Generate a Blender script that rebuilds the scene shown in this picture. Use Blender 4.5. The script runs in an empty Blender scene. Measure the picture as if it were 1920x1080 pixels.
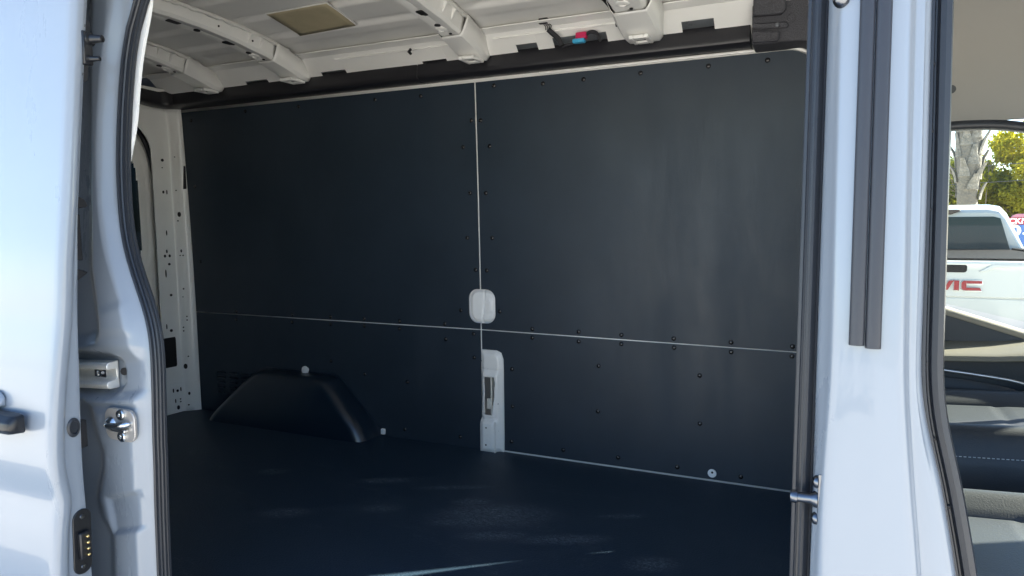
import bpy, bmesh, math, random
import numpy as np
from mathutils import Vector, Matrix, noise

random.seed(7)
R = math.radians
scene = bpy.context.scene
COL = scene.collection

# ------------------------------------------------------------------ camera
cam_d = bpy.data.cameras.new("camera")
cam = bpy.data.objects.new("camera", cam_d)
COL.objects.link(cam)
cam_d.sensor_width = 36.0
cam_d.lens = 24.19
cam_d.clip_start = 0.02
cam_d.clip_end = 900
right = Vector((0.91112799, 0.41199878, -0.01013853))
up = Vector((-0.03090189, 0.09282908, 0.99520241))
back = Vector((0.41096333, -0.90644347, 0.09731072))
M = Matrix((right, up, back)).transposed().to_4x4()
M.translation = Vector((0, -1.0, 1.747))
cam.matrix_world = M
scene.camera = cam

# ------------------------------------------------------------------ light
SUN_DIR = Vector((1.42, 1.0, 1.20)).normalized()      # towards the sun
world = bpy.data.worlds.new("World")
scene.world = world
world.use_nodes = True
wn = world.node_tree.nodes
wl = world.node_tree.links
bg = wn["Background"]
sky = wn.new("ShaderNodeTexSky")
sky.sky_type = 'NISHITA'
sky.sun_disc = False
sky.sun_elevation = math.asin(SUN_DIR.z)
sky.sun_rotation = math.atan2(SUN_DIR.x, SUN_DIR.y)
sky.air_density = 1.0
sky.dust_density = 0.4
sky.ozone_density = 3.0
wl.new(sky.outputs[0], bg.inputs[0])
bg.inputs[1].default_value = 0.075
sun_d = bpy.data.lights.new("sun", 'SUN')
sun_d.energy = 5.0
sun_d.angle = R(0.5)
sun_d.color = (1.0, 0.93, 0.80)
sun = bpy.data.objects.new("sun", sun_d)
COL.objects.link(sun)
sun.rotation_euler = SUN_DIR.to_track_quat('Z', 'Y').to_euler()
scene.view_settings.view_transform = 'Standard'
scene.view_settings.look = 'None'
scene.view_settings.exposure = 2.75
scene.view_settings.gamma = 1
scene.view_settings.use_curve_mapping = False
scene.render.engine = 'CYCLES'
scene.cycles.max_bounces = 10
scene.cycles.diffuse_bounces = 6
scene.cycles.transparent_max_bounces = 12

# ------------------------------------------------------------------ materials
MATS = {}
def mat(name, col, rough=0.5, metal=0.0, coat=0.0, coat_rough=0.05, bump=None, spec=0.5, vary=None, trans=0.0, sheen=0.0):
    """bump = (scale, strength, distance); vary = (scale, second colour, low, high)"""
    m = bpy.data.materials.new(name)
    m.use_nodes = True
    nt = m.node_tree
    p = nt.nodes["Principled BSDF"]
    p.inputs["Base Color"].default_value = (*col, 1)
    p.inputs["Roughness"].default_value = rough
    p.inputs["Metallic"].default_value = metal
    p.inputs["Coat Weight"].default_value = coat
    p.inputs["Coat Roughness"].default_value = coat_rough
    p.inputs["Specular IOR Level"].default_value = spec
    p.inputs["Sheen Weight"].default_value = sheen
    tc = None
    if bump or vary:
        tc = nt.nodes.new("ShaderNodeTexCoord")
    if bump:
        items = bump if isinstance(bump, list) else [bump]
        prev = None
        for sc_, st, di in items:
            n = nt.nodes.new("ShaderNodeTexNoise")
            n.inputs["Scale"].default_value = sc_
            n.inputs["Detail"].default_value = 3
            nt.links.new(tc.outputs["Object"], n.inputs["Vector"])
            b = nt.nodes.new("ShaderNodeBump")
            b.inputs["Strength"].default_value = st
            b.inputs["Distance"].default_value = di
            nt.links.new(n.outputs["Fac"], b.inputs["Height"])
            if prev:
                nt.links.new(prev.outputs[0], b.inputs["Normal"])
            prev = b
        nt.links.new(prev.outputs[0], p.inputs["Normal"])
        if coat:
            pass
    if vary:
        sc_, c2, lo, hi = vary
        n = nt.nodes.new("ShaderNodeTexNoise")
        n.inputs["Scale"].default_value = sc_
        n.inputs["Detail"].default_value = 6
        n.inputs["Roughness"].default_value = 0.6
        nt.links.new(tc.outputs["Object"], n.inputs["Vector"])
        r = nt.nodes.new("ShaderNodeValToRGB")
        r.color_ramp.elements[0].position = lo
        r.color_ramp.elements[0].color = (*col, 1)
        r.color_ramp.elements[1].position = hi
        r.color_ramp.elements[1].color = (*c2, 1)
        nt.links.new(n.outputs["Fac"], r.inputs["Fac"])
        nt.links.new(r.outputs["Color"], p.inputs["Base Color"])
    MATS[name] = m
    return m

mat("paint", (0.245, 0.275, 0.315), 0.32, coat=0.5, coat_rough=0.03, bump=[(2.2, 0.10, 0.02), (260, 0.02, 0.001)])  # exterior copy of the van's white, shade tone put into its colour
mat("paint_in", (0.86, 0.85, 0.82), 0.38, coat=0.5, coat_rough=0.12, bump=[(6, 0.12, 0.01), (90, 0.03, 0.002)],
    vary=(5, (0.82, 0.81, 0.78), 0.45, 0.75))
mat("roof_skin", (0.80, 0.79, 0.76), 0.5, coat=0.2, coat_rough=0.2, bump=[(3.5, 0.15, 0.02), (40, 0.05, 0.003)],
    vary=(2.5, (0.72, 0.71, 0.69), 0.42, 0.7))
mat("sealant", (0.75, 0.74, 0.70), 0.5, bump=(60, 0.5, 0.004))
mat("liner", (0.017, 0.028, 0.042), 0.47, spec=0.40, bump=[(420, 0.35, 0.0010), (1.6, 0.16, 0.02)],
    vary=(3.0, (0.023, 0.036, 0.053), 0.35, 0.75))
def smudge(name, base, amp):
    nt = MATS[name].node_tree; p = nt.nodes["Principled BSDF"]
    tc = nt.nodes.new("ShaderNodeTexCoord"); mp = nt.nodes.new("ShaderNodeMapping"); mp.inputs["Scale"].default_value = (3.0, 3.0, .8)
    n = nt.nodes.new("ShaderNodeTexNoise"); n.inputs["Scale"].default_value = 2.2; n.inputs["Detail"].default_value = 8; n.inputs["Roughness"].default_value = .65
    r = nt.nodes.new("ShaderNodeMapRange"); r.inputs[1].default_value = .3; r.inputs[2].default_value = .7
    r.inputs[3].default_value = base-amp; r.inputs[4].default_value = base+amp
    nt.links.new(tc.outputs["Object"], mp.inputs[0]); nt.links.new(mp.outputs[0], n.inputs["Vector"])
    nt.links.new(n.outputs["Fac"], r.inputs[0]); nt.links.new(r.outputs[0], p.inputs["Roughness"])
smudge("liner", .47, .09)
smudge("paint", .30, .06)
mat("screw_black", (0.012, 0.012, 0.014), 0.24, spec=0.6)
mat("trim_black", (0.016, 0.016, 0.020), 0.38, spec=0.5, bump=(700, 0.10, 0.0006))
mat("foam_black", (0.035, 0.035, 0.042), 0.6, bump=[(320, 0.9, 0.003)], vary=(260, (0.075, 0.075, 0.085), 0.45, 0.7))
mat("arch_black", (0.008, 0.018, 0.032), 0.30, spec=0.7, bump=(800, 0.1, 0.0006))
mat("rubber", (0.022, 0.025, 0.032), 0.40, spec=0.5, bump=(500, 0.06, 0.0006))
mat("rubber_strip", (0.030, 0.032, 0.040), 0.42, spec=0.5, bump=[(300, 0.12, 0.0008)])
mat("hole", (0.006, 0.006, 0.008), 0.6)  # near-black patches standing for the shade in holes; also black fittings
mat("plastic_black", (0.010, 0.011, 0.014), 0.35)
mat("steel", (0.62, 0.63, 0.63), 0.24, metal=1.0, bump=(30, 0.05, 0.002))
mat("galv", (0.80, 0.79, 0.74), 0.36, metal=0.35, vary=(14, (0.62, 0.61, 0.58), 0.4, 0.7), bump=(40, 0.08, 0.002))
mat("striker_plate", (0.50, 0.47, 0.44), 0.42, metal=0.5, bump=(50, 0.1, 0.002))
mat("dark_steel", (0.16, 0.17, 0.19), 0.28, metal=1.0)
mat("gold", (0.85, 0.62, 0.28), 0.25, metal=1.0)
mat("white_plastic", (0.88, 0.88, 0.87), 0.35, bump=(80, 0.1, 0.002))
mat("foam_tan", (0.50, 0.43, 0.28), 0.85, bump=(200, 0.4, 0.002), vary=(8, (0.43, 0.37, 0.24), 0.4, 0.7))
mat("tape_white", (0.78, 0.77, 0.74), 0.6)
mat("wire_black", (0.012, 0.012, 0.014), 0.45)
mat("tape_cloth", (0.022, 0.022, 0.026), 0.8, bump=(400, 0.5, 0.001))
mat("plug_red", (0.55, 0.015, 0.09), 0.35)
mat("plug_blue", (0.05, 0.38, 0.62), 0.35)
mat("label_red", (0.45, 0.02, 0.03), 0.4)
mat("headliner", (0.27, 0.26, 0.24), 0.95, bump=(600, 0.35, 0.001), sheen=0.3)
mat("cab_plastic", (0.026, 0.032, 0.038), 0.50, bump=(420, 0.25, 0.0008))
mat("cab_soft", (0.021, 0.028, 0.035), 0.48, bump=(500, 0.2, 0.0008))
mat("ledge_sunlit", (0.17, 0.16, 0.125), 0.45, bump=(400, 0.3, 0.0008))  # dark door trim lightened and warmed, sunlight put into the colour
mat("sill_sunlit", (0.28, 0.26, 0.21), 0.5, bump=(400, 0.3, 0.0008))  # same dark trim under the glass, sunlit brightness put into the colour
mat("seat_vinyl", (0.030, 0.036, 0.042), 0.45, bump=(330, 0.45, 0.0010))
mat("stitch", (0.55, 0.58, 0.60), 0.7)
mat("silver", (0.62, 0.63, 0.64), 0.3, metal=0.7)
mat("buckle_red", (0.55, 0.02, 0.06), 0.4)
mat("tyre", (0.02, 0.02, 0.021), 0.75, bump=(60, 0.4, 0.004))
mat("truck_white", (0.42, 0.43, 0.41), 0.28, coat=0.8, coat_rough=0.04)
mat("truck_dark", (0.006, 0.007, 0.009), 0.8, spec=0.05)
mat("truck_red", (0.22, 0.004, 0.009), 0.3)
mat("chrome", (0.75, 0.75, 0.75), 0.12, metal=1.0)
mat("lamp_dark", (0.03, 0.012, 0.014), 0.2)
mat("bark", (0.15, 0.13, 0.105), 0.9, bump=[(9, 0.9, 0.05), (40, 0.6, 0.02)], vary=(7, (0.14, 0.12, 0.10), 0.4, 0.65))
mat("boot", (0.20, 0.18, 0.155), 0.85, bump=(30, 0.9, 0.03), vary=(14, (0.10, 0.09, 0.075), 0.4, 0.7))
mat("twig", (0.16, 0.12, 0.09), 0.9)
mat("sign_red", (0.45, 0.03, 0.05), 0.5)
mat("sign_blue", (0.04, 0.12, 0.35), 0.5)
mat("sign_pink", (0.42, 0.16, 0.22), 0.5)
mat("sign_white", (0.8, 0.8, 0.8), 0.5)
mat("wood_pole", (0.16, 0.12, 0.09), 0.9)

def leaf_mat(name, c, tr):
    m = bpy.data.materials.new(name); m.use_nodes = True
    nt = m.node_tree; nt.nodes.clear()
    out = nt.nodes.new("ShaderNodeOutputMaterial")
    d = nt.nodes.new("ShaderNodeBsdfDiffuse"); t = nt.nodes.new("ShaderNodeBsdfTranslucent")
    mx = nt.nodes.new("ShaderNodeMixShader"); mx.inputs[0].default_value = 0.55
    oi = nt.nodes.new("ShaderNodeTexCoord"); n = nt.nodes.new("ShaderNodeTexNoise"); n.inputs["Scale"].default_value = 1.3
    r = nt.nodes.new("ShaderNodeValToRGB")
    r.color_ramp.elements[0].position = .35; r.color_ramp.elements[0].color = (c[0]*.55, c[1]*.7, c[2]*.7, 1)
    r.color_ramp.elements[1].position = .65; r.color_ramp.elements[1].color = (*c, 1)
    nt.links.new(oi.outputs["Object"], n.inputs["Vector"]); nt.links.new(n.outputs["Fac"], r.inputs["Fac"])
    nt.links.new(r.outputs[0], d.inputs[0]); t.inputs[0].default_value = (*tr, 1)
    nt.links.new(d.outputs[0], mx.inputs[1]); nt.links.new(t.outputs[0], mx.inputs[2])
    nt.links.new(mx.outputs[0], out.inputs[0])
    MATS[name] = m
leaf_mat("leaf_yellow", (0.26, 0.24, 0.03), (0.62, 0.54, 0.05))
leaf_mat("leaf_green", (0.17, 0.18, 0.04), (0.42, 0.42, 0.06))

def glass_mat(name, tint, refl=0.008, rough=0.0):
    m = bpy.data.materials.new(name); m.use_nodes = True
    nt = m.node_tree; nt.nodes.clear()
    out = nt.nodes.new("ShaderNodeOutputMaterial")
    t = nt.nodes.new("ShaderNodeBsdfTransparent"); t.inputs[0].default_value = (*tint, 1)
    g = nt.nodes.new("ShaderNodeBsdfGlossy"); g.inputs[1].default_value = rough
    lw = nt.nodes.new("ShaderNodeLayerWeight"); lw.inputs[0].default_value = .5
    pw = nt.nodes.new("ShaderNodeMath"); pw.operation = 'POWER'; pw.inputs[1].default_value = 5
    nt.links.new(lw.outputs["Facing"], pw.inputs[0])
    fr = nt.nodes.new("ShaderNodeMath"); fr.operation = 'MULTIPLY_ADD'; fr.inputs[1].default_value = .8; fr.inputs[2].default_value = refl
    nt.links.new(pw.outputs[0], fr.inputs[0])
    mx = nt.nodes.new("ShaderNodeMixShader")
    nt.links.new(fr.outputs[0], mx.inputs[0]); nt.links.new(t.outputs[0], mx.inputs[1]); nt.links.new(g.outputs[0], mx.inputs[2])
    nt.links.new(mx.outputs[0], out.inputs[0])
    MATS[name] = m
glass_mat("glass", (0.93, 0.96, 0.94))
glass_mat("glass_dark", (0.04, 0.05, 0.06))
glass_mat("glass_truck", (0.30, 0.36, 0.38))

def floor_mat():
    m = bpy.data.materials.new("floor_liner"); m.use_nodes = True
    nt = m.node_tree; L = nt.links; p = nt.nodes["Principled BSDF"]
    tc = nt.nodes.new("ShaderNodeTexCoord")
    def noise_(scale, det, vec=None, rough=.6, dist=0):
        n = nt.nodes.new("ShaderNodeTexNoise"); n.inputs["Scale"].default_value = scale
        n.inputs["Detail"].default_value = det; n.inputs["Roughness"].default_value = rough
        n.inputs["Distortion"].default_value = dist
        L.new(vec or tc.outputs["Object"], n.inputs["Vector"]); return n
    def ramp(src, lo, hi):
        r = nt.nodes.new("ShaderNodeMapRange"); r.inputs[1].default_value = lo; r.inputs[2].default_value = hi
        r.interpolation_type = 'SMOOTHSTEP'
        L.new(src, r.inputs[0]); return r.outputs[0]
    def math_(op, a, b):
        n = nt.nodes.new("ShaderNodeMath"); n.operation = op
        for i, v in enumerate((a, b)):
            if isinstance(v, (int, float)): n.inputs[i].default_value = v
            else: L.new(v, n.inputs[i])
        return n.outputs[0]
    mp = nt.nodes.new("ShaderNodeMapping"); mp.inputs["Rotation"].default_value = (0, 0, 0.5); mp.inputs["Scale"].default_value = (1, 2.6, 1)
    L.new(tc.outputs["Object"], mp.inputs[0])
    patches = ramp(noise_(2.6, 2, mp.outputs[0], .5, .6).outputs[0], .56, .72)
    streak = ramp(noise_(38, 6, mp.outputs[0], .75, 1.2).outputs[0], .50, .72)
    scuff = math_('MULTIPLY', patches, streak)
    dust = ramp(noise_(1.1, 5).outputs[0], .40, .75)
    # foot-worn patches with a place of their own
    def blob(x, y, rx, ry):
        g = nt.nodes.new("ShaderNodeMapping"); g.vector_type = 'TEXTURE'
        g.inputs["Location"].default_value = (x, y, .7); g.inputs["Scale"].default_value = (rx, ry, 1)
        g.inputs["Rotation"].default_value = (0, 0, .45)
        L.new(tc.outputs["Object"], g.inputs[0])
        ln = nt.nodes.new("ShaderNodeVectorMath"); ln.operation = 'LENGTH'; L.new(g.outputs[0], ln.inputs[0])
        return ramp(ln.outputs["Value"], 1.0, .2)
    bl = None
    for a in ((-1.17, 1.20, .10, .05), (-.98, .98, .16, .05), (-1.45, 1.02, .10, .05), (-1.75, .85, .12, .06), (-.62, 1.3, .12, .03), (-1.15, 1.02, .13, .04), (-2.1, 1.15, .1, .05), (-1.3, 1.3, .2, .03), (-.75, 1.05, .2, .05), (-.45, 1.0, .12, .06), (-1.6, 1.25, .15, .04), (-1.05, 1.12, .30, .14)):
        b = blob(*a); bl = b if bl is None else math_('MAXIMUM', bl, b)
    fine = ramp(noise_(55, 6, mp.outputs[0], .8, 2.0).outputs[0], .46, .66)
    sc2 = math_('MULTIPLY', bl, fine)
    speck = ramp(noise_(330, 2, None, .7).outputs[0], .55, .75)
    tot = math_('MINIMUM', math_('ADD', math_('MULTIPLY', speck, .05), math_('ADD', math_('MULTIPLY', scuff, .30), math_('ADD', math_('MULTIPLY', sc2, .75), math_('MULTIPLY', dust, .04)))), 1.0)
    mx = nt.nodes.new("ShaderNodeMix"); mx.data_type = 'RGBA'
    L.new(tot, mx.inputs[0]); mx.inputs[6].default_value = (.018, .037, .062, 1); mx.inputs[7].default_value = (.30, .34, .37, 1)
    L.new(mx.outputs[2], p.inputs["Base Color"])
    p.inputs["Roughness"].default_value = .52
    p.inputs["Specular IOR Level"].default_value = .4
    b = nt.nodes.new("ShaderNodeBump"); b.inputs["Strength"].default_value = .9; b.inputs["Distance"].default_value = .003
    L.new(noise_(170, 2).outputs[0], b.inputs["Height"]); L.new(b.outputs[0], p.inputs["Normal"])
    MATS["floor_liner"] = m
floor_mat()

def ground_mat():
    m = mat("asphalt", (0.56, 0.535, 0.485), 0.9, bump=[(60, 0.6, 0.01)], vary=(0.6, (0.62, 0.595, 0.545), 0.35, 0.7))
ground_mat()

# ------------------------------------------------------------------ mesh helpers
class MB:
    def __init__(s): s.v = []; s.f = []
    def add(s, vs, fs):
        o = len(s.v); s.v += [tuple(v) for v in vs]; s.f += [tuple(i + o for i in f) for f in fs]; return s
    def box(s, x0, x1, y0, y1, z0, z1):
        return s.add([(x0,y0,z0),(x1,y0,z0),(x1,y1,z0),(x0,y1,z0),(x0,y0,z1),(x1,y0,z1),(x1,y1,z1),(x0,y1,z1)],
                     [(3,2,1,0),(4,5,6,7),(0,1,5,4),(1,2,6,5),(2,3,7,6),(3,0,4,7)])
    def prism(s, poly, axis, a0, a1):
        """poly: 2D points; axis 'x': (y,z), 'y': (x,z), 'z': (x,y)"""
        def P(p, a):
            return {'x': (a, p[0], p[1]), 'y': (p[0], a, p[1]), 'z': (p[0], p[1], a)}[axis]
        n = len(poly)
        vs = [P(p, a0) for p in poly] + [P(p, a1) for p in poly]
        fs = [tuple(range(n))[::-1], tuple(range(n, 2*n))]
        fs += [(i, (i+1) % n, n + (i+1) % n, n + i) for i in range(n)]
        return s.add(vs, fs)
    def loft(s, rings, closed=True, cap=True):
        n = len(rings[0]); m = len(rings)
        vs = [p for r in rings for p in r]; fs = []
        for j in range(m-1):
            for i in range(n if closed else n-1):
                a = j*n+i; b = j*n+(i+1) % n
                fs.append((a, b, b+n, a+n))
        if cap and closed:
            fs.append(tuple(range(n))[::-1]); fs.append(tuple(range((m-1)*n, m*n)))
        return s.add(vs, fs)
    def tube(s, pts, r, n=8, cap=True):
        pts = [Vector(p) for p in pts]; rings = []
        rr = r if isinstance(r, (list, tuple)) else [r]*len(pts)
        t0 = (pts[1]-pts[0]).normalized()
        u = t0.orthogonal().normalized()
        for i, p in enumerate(pts):
            t = (pts[min(i+1, len(pts)-1)] - pts[max(i-1, 0)]).normalized()
            u = (u - t*u.dot(t)).normalized(); w = t.cross(u)
            rings.append([p + (u*math.cos(2*math.pi*k/n) + w*math.sin(2*math.pi*k/n))*rr[i] for k in range(n)])
        return s.loft(rings, True, cap)
    def lathe(s, prof, c, axis, n=16):
        """prof: (radius, height along axis) from base to tip"""
        ax = Vector(axis).normalized(); u = ax.orthogonal().normalized(); w = ax.cross(u); c = Vector(c)
        rings = [[c + ax*h + (u*math.cos(2*math.pi*k/n) + w*math.sin(2*math.pi*k/n))*max(r, 1e-5) for k in range(n)] for r, h in prof]
        return s.loft(rings, True, True)

def obj(name, mb, m, parent=None, smooth=40, bevel=0, seg=2, solid=0, label=None, sub=0):
    me = bpy.data.meshes.new(name)
    me.from_pydata([tuple(v) for v in mb.v], [], mb.f)
    bm = bmesh.new(); bm.from_mesh(me)
    bmesh.ops.remove_doubles(bm, verts=bm.verts, dist=1e-6)
    bmesh.ops.recalc_face_normals(bm, faces=bm.faces)
    bm.to_mesh(me); bm.free()
    o = bpy.data.objects.new(name, me)
    COL.objects.link(o)
    me.materials.append(MATS[m])
    if smooth:
        me.polygons.foreach_set("use_smooth", [True]*len(me.polygons))
        if smooth < 180:
            me.set_sharp_from_angle(angle=R(smooth))
    if solid:
        md = o.modifiers.new("solid", 'SOLIDIFY'); md.thickness = solid; md.offset = 0
    if bevel:
        md = o.modifiers.new("bevel", 'BEVEL'); md.width = bevel; md.segments = seg; md.limit_method = 'ANGLE'; md.angle_limit = R(35)
        md.harden_normals = False
    if sub:
        md = o.modifiers.new("sub", 'SUBSURF'); md.levels = sub; md.render_levels = sub
    if label: o["label"] = label
    if parent: attach(o, parent)
    return o

def attach(o, parent):
    o.parent = parent
    if parent.type == 'EMPTY':
        o.matrix_parent_inverse = Matrix.Translation(-parent.location)

def thing(name, label, cat, loc, group=None):
    o = bpy.data.objects.new(name, None); COL.objects.link(o)
    o.empty_display_size = .2
    o.location = loc; o["label"] = label; o["category"] = cat
    if group: o["group"] = group
    return o
def tag(o, label, cat, group=None):
    o["label"] = label; o["category"] = cat
    if group: o["group"] = group
    return o

def shared(proto, name, loc, parent, rot=None, scale=None):
    o = bpy.data.objects.new(name, proto.data); COL.objects.link(o)
    o.location = loc
    if rot is not None: o.rotation_euler = rot
    if scale is not None: o.scale = scale
    o.parent = parent
    return o

def proto_mesh(name, mb, m, smooth=40):
    o = obj(name, mb, m, None, smooth)
    me = o.data
    bpy.data.objects.remove(o)
    class Px: pass
    p = Px(); p.data = me
    return p

def interp(z, tab):
    tab = sorted(tab)
    return float(np.interp(z, [t[0] for t in tab], [t[1] for t in tab]))

def smooth_table(tab, step=0.01, sig=3):
    tab = sorted(tab)
    zs = np.arange(tab[0][0], tab[-1][0]+step/2, step)
    ys = np.interp(zs, [t[0] for t in tab], [t[1] for t in tab])
    k = np.exp(-0.5*(np.arange(-3*sig, 3*sig+1)/sig)**2); k /= k.sum()
    yp = np.pad(ys, 3*sig, mode='edge')
    # keep end slope
    ys2 = np.convolve(yp, k, 'valid')
    return zs, ys2

def spline(pts, per=8):
    """Catmull-Rom through points (any dim)"""
    P = [np.array(p, float) for p in pts]
    P = [2*P[0]-P[1]] + P + [2*P[-1]-P[-2]]
    out = []
    for i in range(1, len(P)-2):
        for k in range(per):
            t = k/per
            a, b, c, d = P[i-1], P[i], P[i+1], P[i+2]
            out.append(0.5*((2*b) + (-a+c)*t + (2*a-5*b+4*c-d)*t*t + (-a+3*b-3*c+d)*t**3))
    out.append(P[-2])
    return [tuple(o) for o in out]

def sdf_poly(X, Z, poly):
    """signed distance, positive inside"""
    d = np.full(X.shape, 1e9); inside = np.zeros(X.shape, bool)
    n = len(poly)
    for i in range(n):
        ax, az = poly[i]; bx, bz = poly[(i+1) % n]
        ex, ez = bx-ax, bz-az
        t = np.clip(((X-ax)*ex + (Z-az)*ez)/(ex*ex+ez*ez+1e-12), 0, 1)
        d = np.minimum(d, np.hypot(X-ax-t*ex, Z-az-t*ez))
        c = ((az > Z) != (bz > Z)) & (X < ex*(Z-az)/(bz-az+1e-12) + ax)
        inside ^= c
    return np.where(inside, d, -d)
def sstep(d, soft):
    t = np.clip(d/soft*0.5+0.5, 0, 1)
    return t*t*(3-2*t)

def rrect(cx, cz, w, h, r, n=6):
    pts = []
    for sx, sz, a0 in ((1, 1, 0), (-1, 1, 90), (-1, -1, 180), (1, -1, 270)):
        for k in range(n+1):
            a = R(a0 + 90*k/n)
            pts.append((cx + sx*(w/2-r) + r*math.cos(a), cz + sz*(h/2-r) + r*math.sin(a)))
    return pts

def grid_mesh(mb, V):
    """V: array (m,n,3)"""
    m, n = V.shape[:2]
    o = len(mb.v)
    mb.v += [tuple(p) for p in V.reshape(-1, 3)]
    for j in range(m-1):
        for i in range(n-1):
            a = o+j*n+i
            mb.f.append((a, a+1, a+n+1, a+n))
    return mb

# ------------------------------------------------------------------ setting
def make_ground():
    mb = MB().add([(-150,-150,0),(150,-150,0),(150,150,0),(-150,150,0)], [(0,1,2,3)])
    o = obj("ground", mb, "asphalt", None, 0)
    o["kind"] = "structure"
make_ground()

FL = 0.70                                   # cargo floor height
def tum(z): return 0.09*min(max((z-1.25)/.95, 0), 1.15)**1.2      # lean of the near body side
def yw(z): return 1.75 - .026*max(0, (z-1.25)/1.1)**1.6           # lean of the far wall

VAN = thing("cargo_van", "white cargo van with its side door slid open, black lined cargo bay inside", "van", (-1.0, 0.88, 0.0))

# ------------------------------------------------------------------ floor
mb = MB().box(-3.36, 0.12, 0.10, 1.768, FL-.02, FL)
floor = obj("floor_liner", mb, "floor_liner", VAN, 40, bevel=.003, label="scuffed black vinyl floor liner of the cargo bay")
mb = MB().box(-3.40, 1.30, 0.06, 1.86, FL-.09, FL-.024)
obj("floor_pan", mb, "paint_in", VAN)
# rocker and step below the opening
mb = MB().box(-3.5, 1.45, -.03, .09, .36, .66)
obj("rocker_panel", mb, "paint", VAN, bevel=.02)
mb = MB().box(-1.34, .0, .02, .098, .667, .69)
obj("door_sill", mb, "plastic_black", VAN, bevel=.004)
# wheels (below the picture)
for x in (-2.55, 1.75):
    for y, s in ((.10, -1), (1.66, 1)):
        w = MB().lathe([(.20, -.11), (.31, -.11), (.335, -.07), (.335, .07), (.31, .11), (.20, .11)], (x, y, .335), (0, 1, 0), 28)
        wo = obj("wheel", w, "tyre", VAN, 50)
        h = MB().lathe([(.198, -.10), (.198, .10)], (x, y, .335), (0, 1, 0), 24)
        obj("rim", h, "galv", wo, 50)

# ------------------------------------------------------------------ far wall: sheet metal and liner panels
def wall_sheet(x0, x1, z0, z1, off, nx=2, nz=30):
    zs = np.linspace(z0, z1, nz); xs = np.linspace(x0, x1, nx)
    return np.array([[(x, yw(z)+off, z) for x in xs] for z in zs])
def sheet_cut(x0, x1, z0, z1, off, cuts):
    xs = sorted(set([x0, x1] + [c[0] for c in cuts] + [c[1] for c in cuts]))
    zs = sorted(set(list(np.linspace(z0, z1, 24)) + [c[2] for c in cuts] + [c[3] for c in cuts]))
    mb = MB()
    for a, b in zip(xs, xs[1:]):
        for c, d in zip(zs, zs[1:]):
            mx_, mz_ = .5*(a+b), .5*(c+d)
            if any(q[0] < mx_ < q[1] and q[2] < mz_ < q[3] for q in cuts): continue
            mb.add([(a, yw(c)+off, c), (b, yw(c)+off, c), (b, yw(d)+off, d), (a, yw(d)+off, d)], [(0, 1, 2, 3)])
    return mb
mb = sheet_cut(-3.24, .25, FL-.02, 2.41, .0075, [(-1.392, -1.325, .862, 1.055), (-1.476, -1.317, 1.276, 1.452)])
obj("inner_side_panel", mb, "paint_in", VAN, solid=.002)

def liner_panel(name, outline, z0, z1, label, split=24, thick=.005):
    """outline: closed (x,z) polygon; cut in z bands so that it follows the lean of the wall"""
    me = bpy.data.meshes.new(name); bm = bmesh.new()
    f = bm.faces.new([bm.verts.new((x, 0, z)) for x, z in outline])
    for k in range(1, split):
        zc = z0 + (z1-z0)*k/split
        bmesh.ops.bisect_plane(bm, geom=bm.verts[:]+bm.edges[:]+bm.faces[:], plane_co=(0,0,zc), plane_no=(0,0,1))
    for v in bm.verts: v.co.y = yw(v.co.z)
    ex = bmesh.ops.extrude_face_region(bm, geom=bm.faces[:])
    for e in ex["geom"]:
        if isinstance(e, bmesh.types.BMVert): e.co.y += thick
    bmesh.ops.recalc_face_normals(bm, faces=bm.faces)
    bm.to_mesh(me); bm.free()
    o = bpy.data.objects.new(name, me); COL.objects.link(o); me.materials.append(MATS["liner"])
    me.polygons.foreach_set("use_smooth", [True]*len(me.polygons)); me.set_sharp_from_angle(angle=R(40))
    o["label"] = label
    attach(o, VAN); return o

def arc(cx, cz, r, a0, a1, n=8):
    return [(cx + r*math.cos(R(a0+(a1-a0)*k/n)), cz + r*math.sin(R(a0+(a1-a0)*k/n))) for k in range(n+1)]
XS = -1.403
g = .004
# half of a rounded cut-out at the seam (white cup shows through)
CX, CZ, CW, CH = -1.3965, 1.364, .135, .155
cup = rrect(CX, CZ, CW, CH, .045, 7)
left_half = sorted([p for p in cup if p[0] < CX], key=lambda p: -p[1])     # top to bottom on the left
right_half = sorted([p for p in cup if p[0] >= CX], key=lambda p: p[1])    # bottom to top on the right
TOPZ = 2.346
P_RU = liner_panel("wall_panel", [(-3.189, 1.2595), (XS-g, 1.2595)] + [(XS-g, CZ-CH/2)] + left_half[::-1] + [(XS-g, CZ+CH/2)] +
                   [(XS-g, TOPZ), (-3.189, TOPZ)], 1.26, TOPZ, "large upper black wall panel toward the rear doors")
P_FU = liner_panel("wall_panel", [(XS+g, 1.2595), (-.025, 1.248), (-.025, 2.22)] + arc(-.145, 2.226, .12, 10, 90) +
                   [(XS+g, TOPZ), (XS+g, CZ+CH/2)] + right_half[::-1] + [(XS+g, CZ-CH/2)], 1.26, TOPZ, "large upper black wall panel beside the white door pillar")
P_RL = liner_panel("wall_panel", [(-3.189, FL-.004), (XS-g, FL-.004), (XS-g, 1.2545), (-3.189, 1.2545)], FL, 1.25, "lower black wall panel behind the wheel arch cover", 3)
notch = [(XS+g, 1.168), (-1.325, 1.168), (-1.302, 1.158), (-1.291, 1.128), (-1.291, FL+.010)]
P_FL = liner_panel("wall_panel", [(-.025, FL+.010), (-.025, 1.2432), (XS+g, 1.2545)] + notch, FL, 1.25, "lower black wall panel beside the white slotted bracket", 3)

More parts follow.
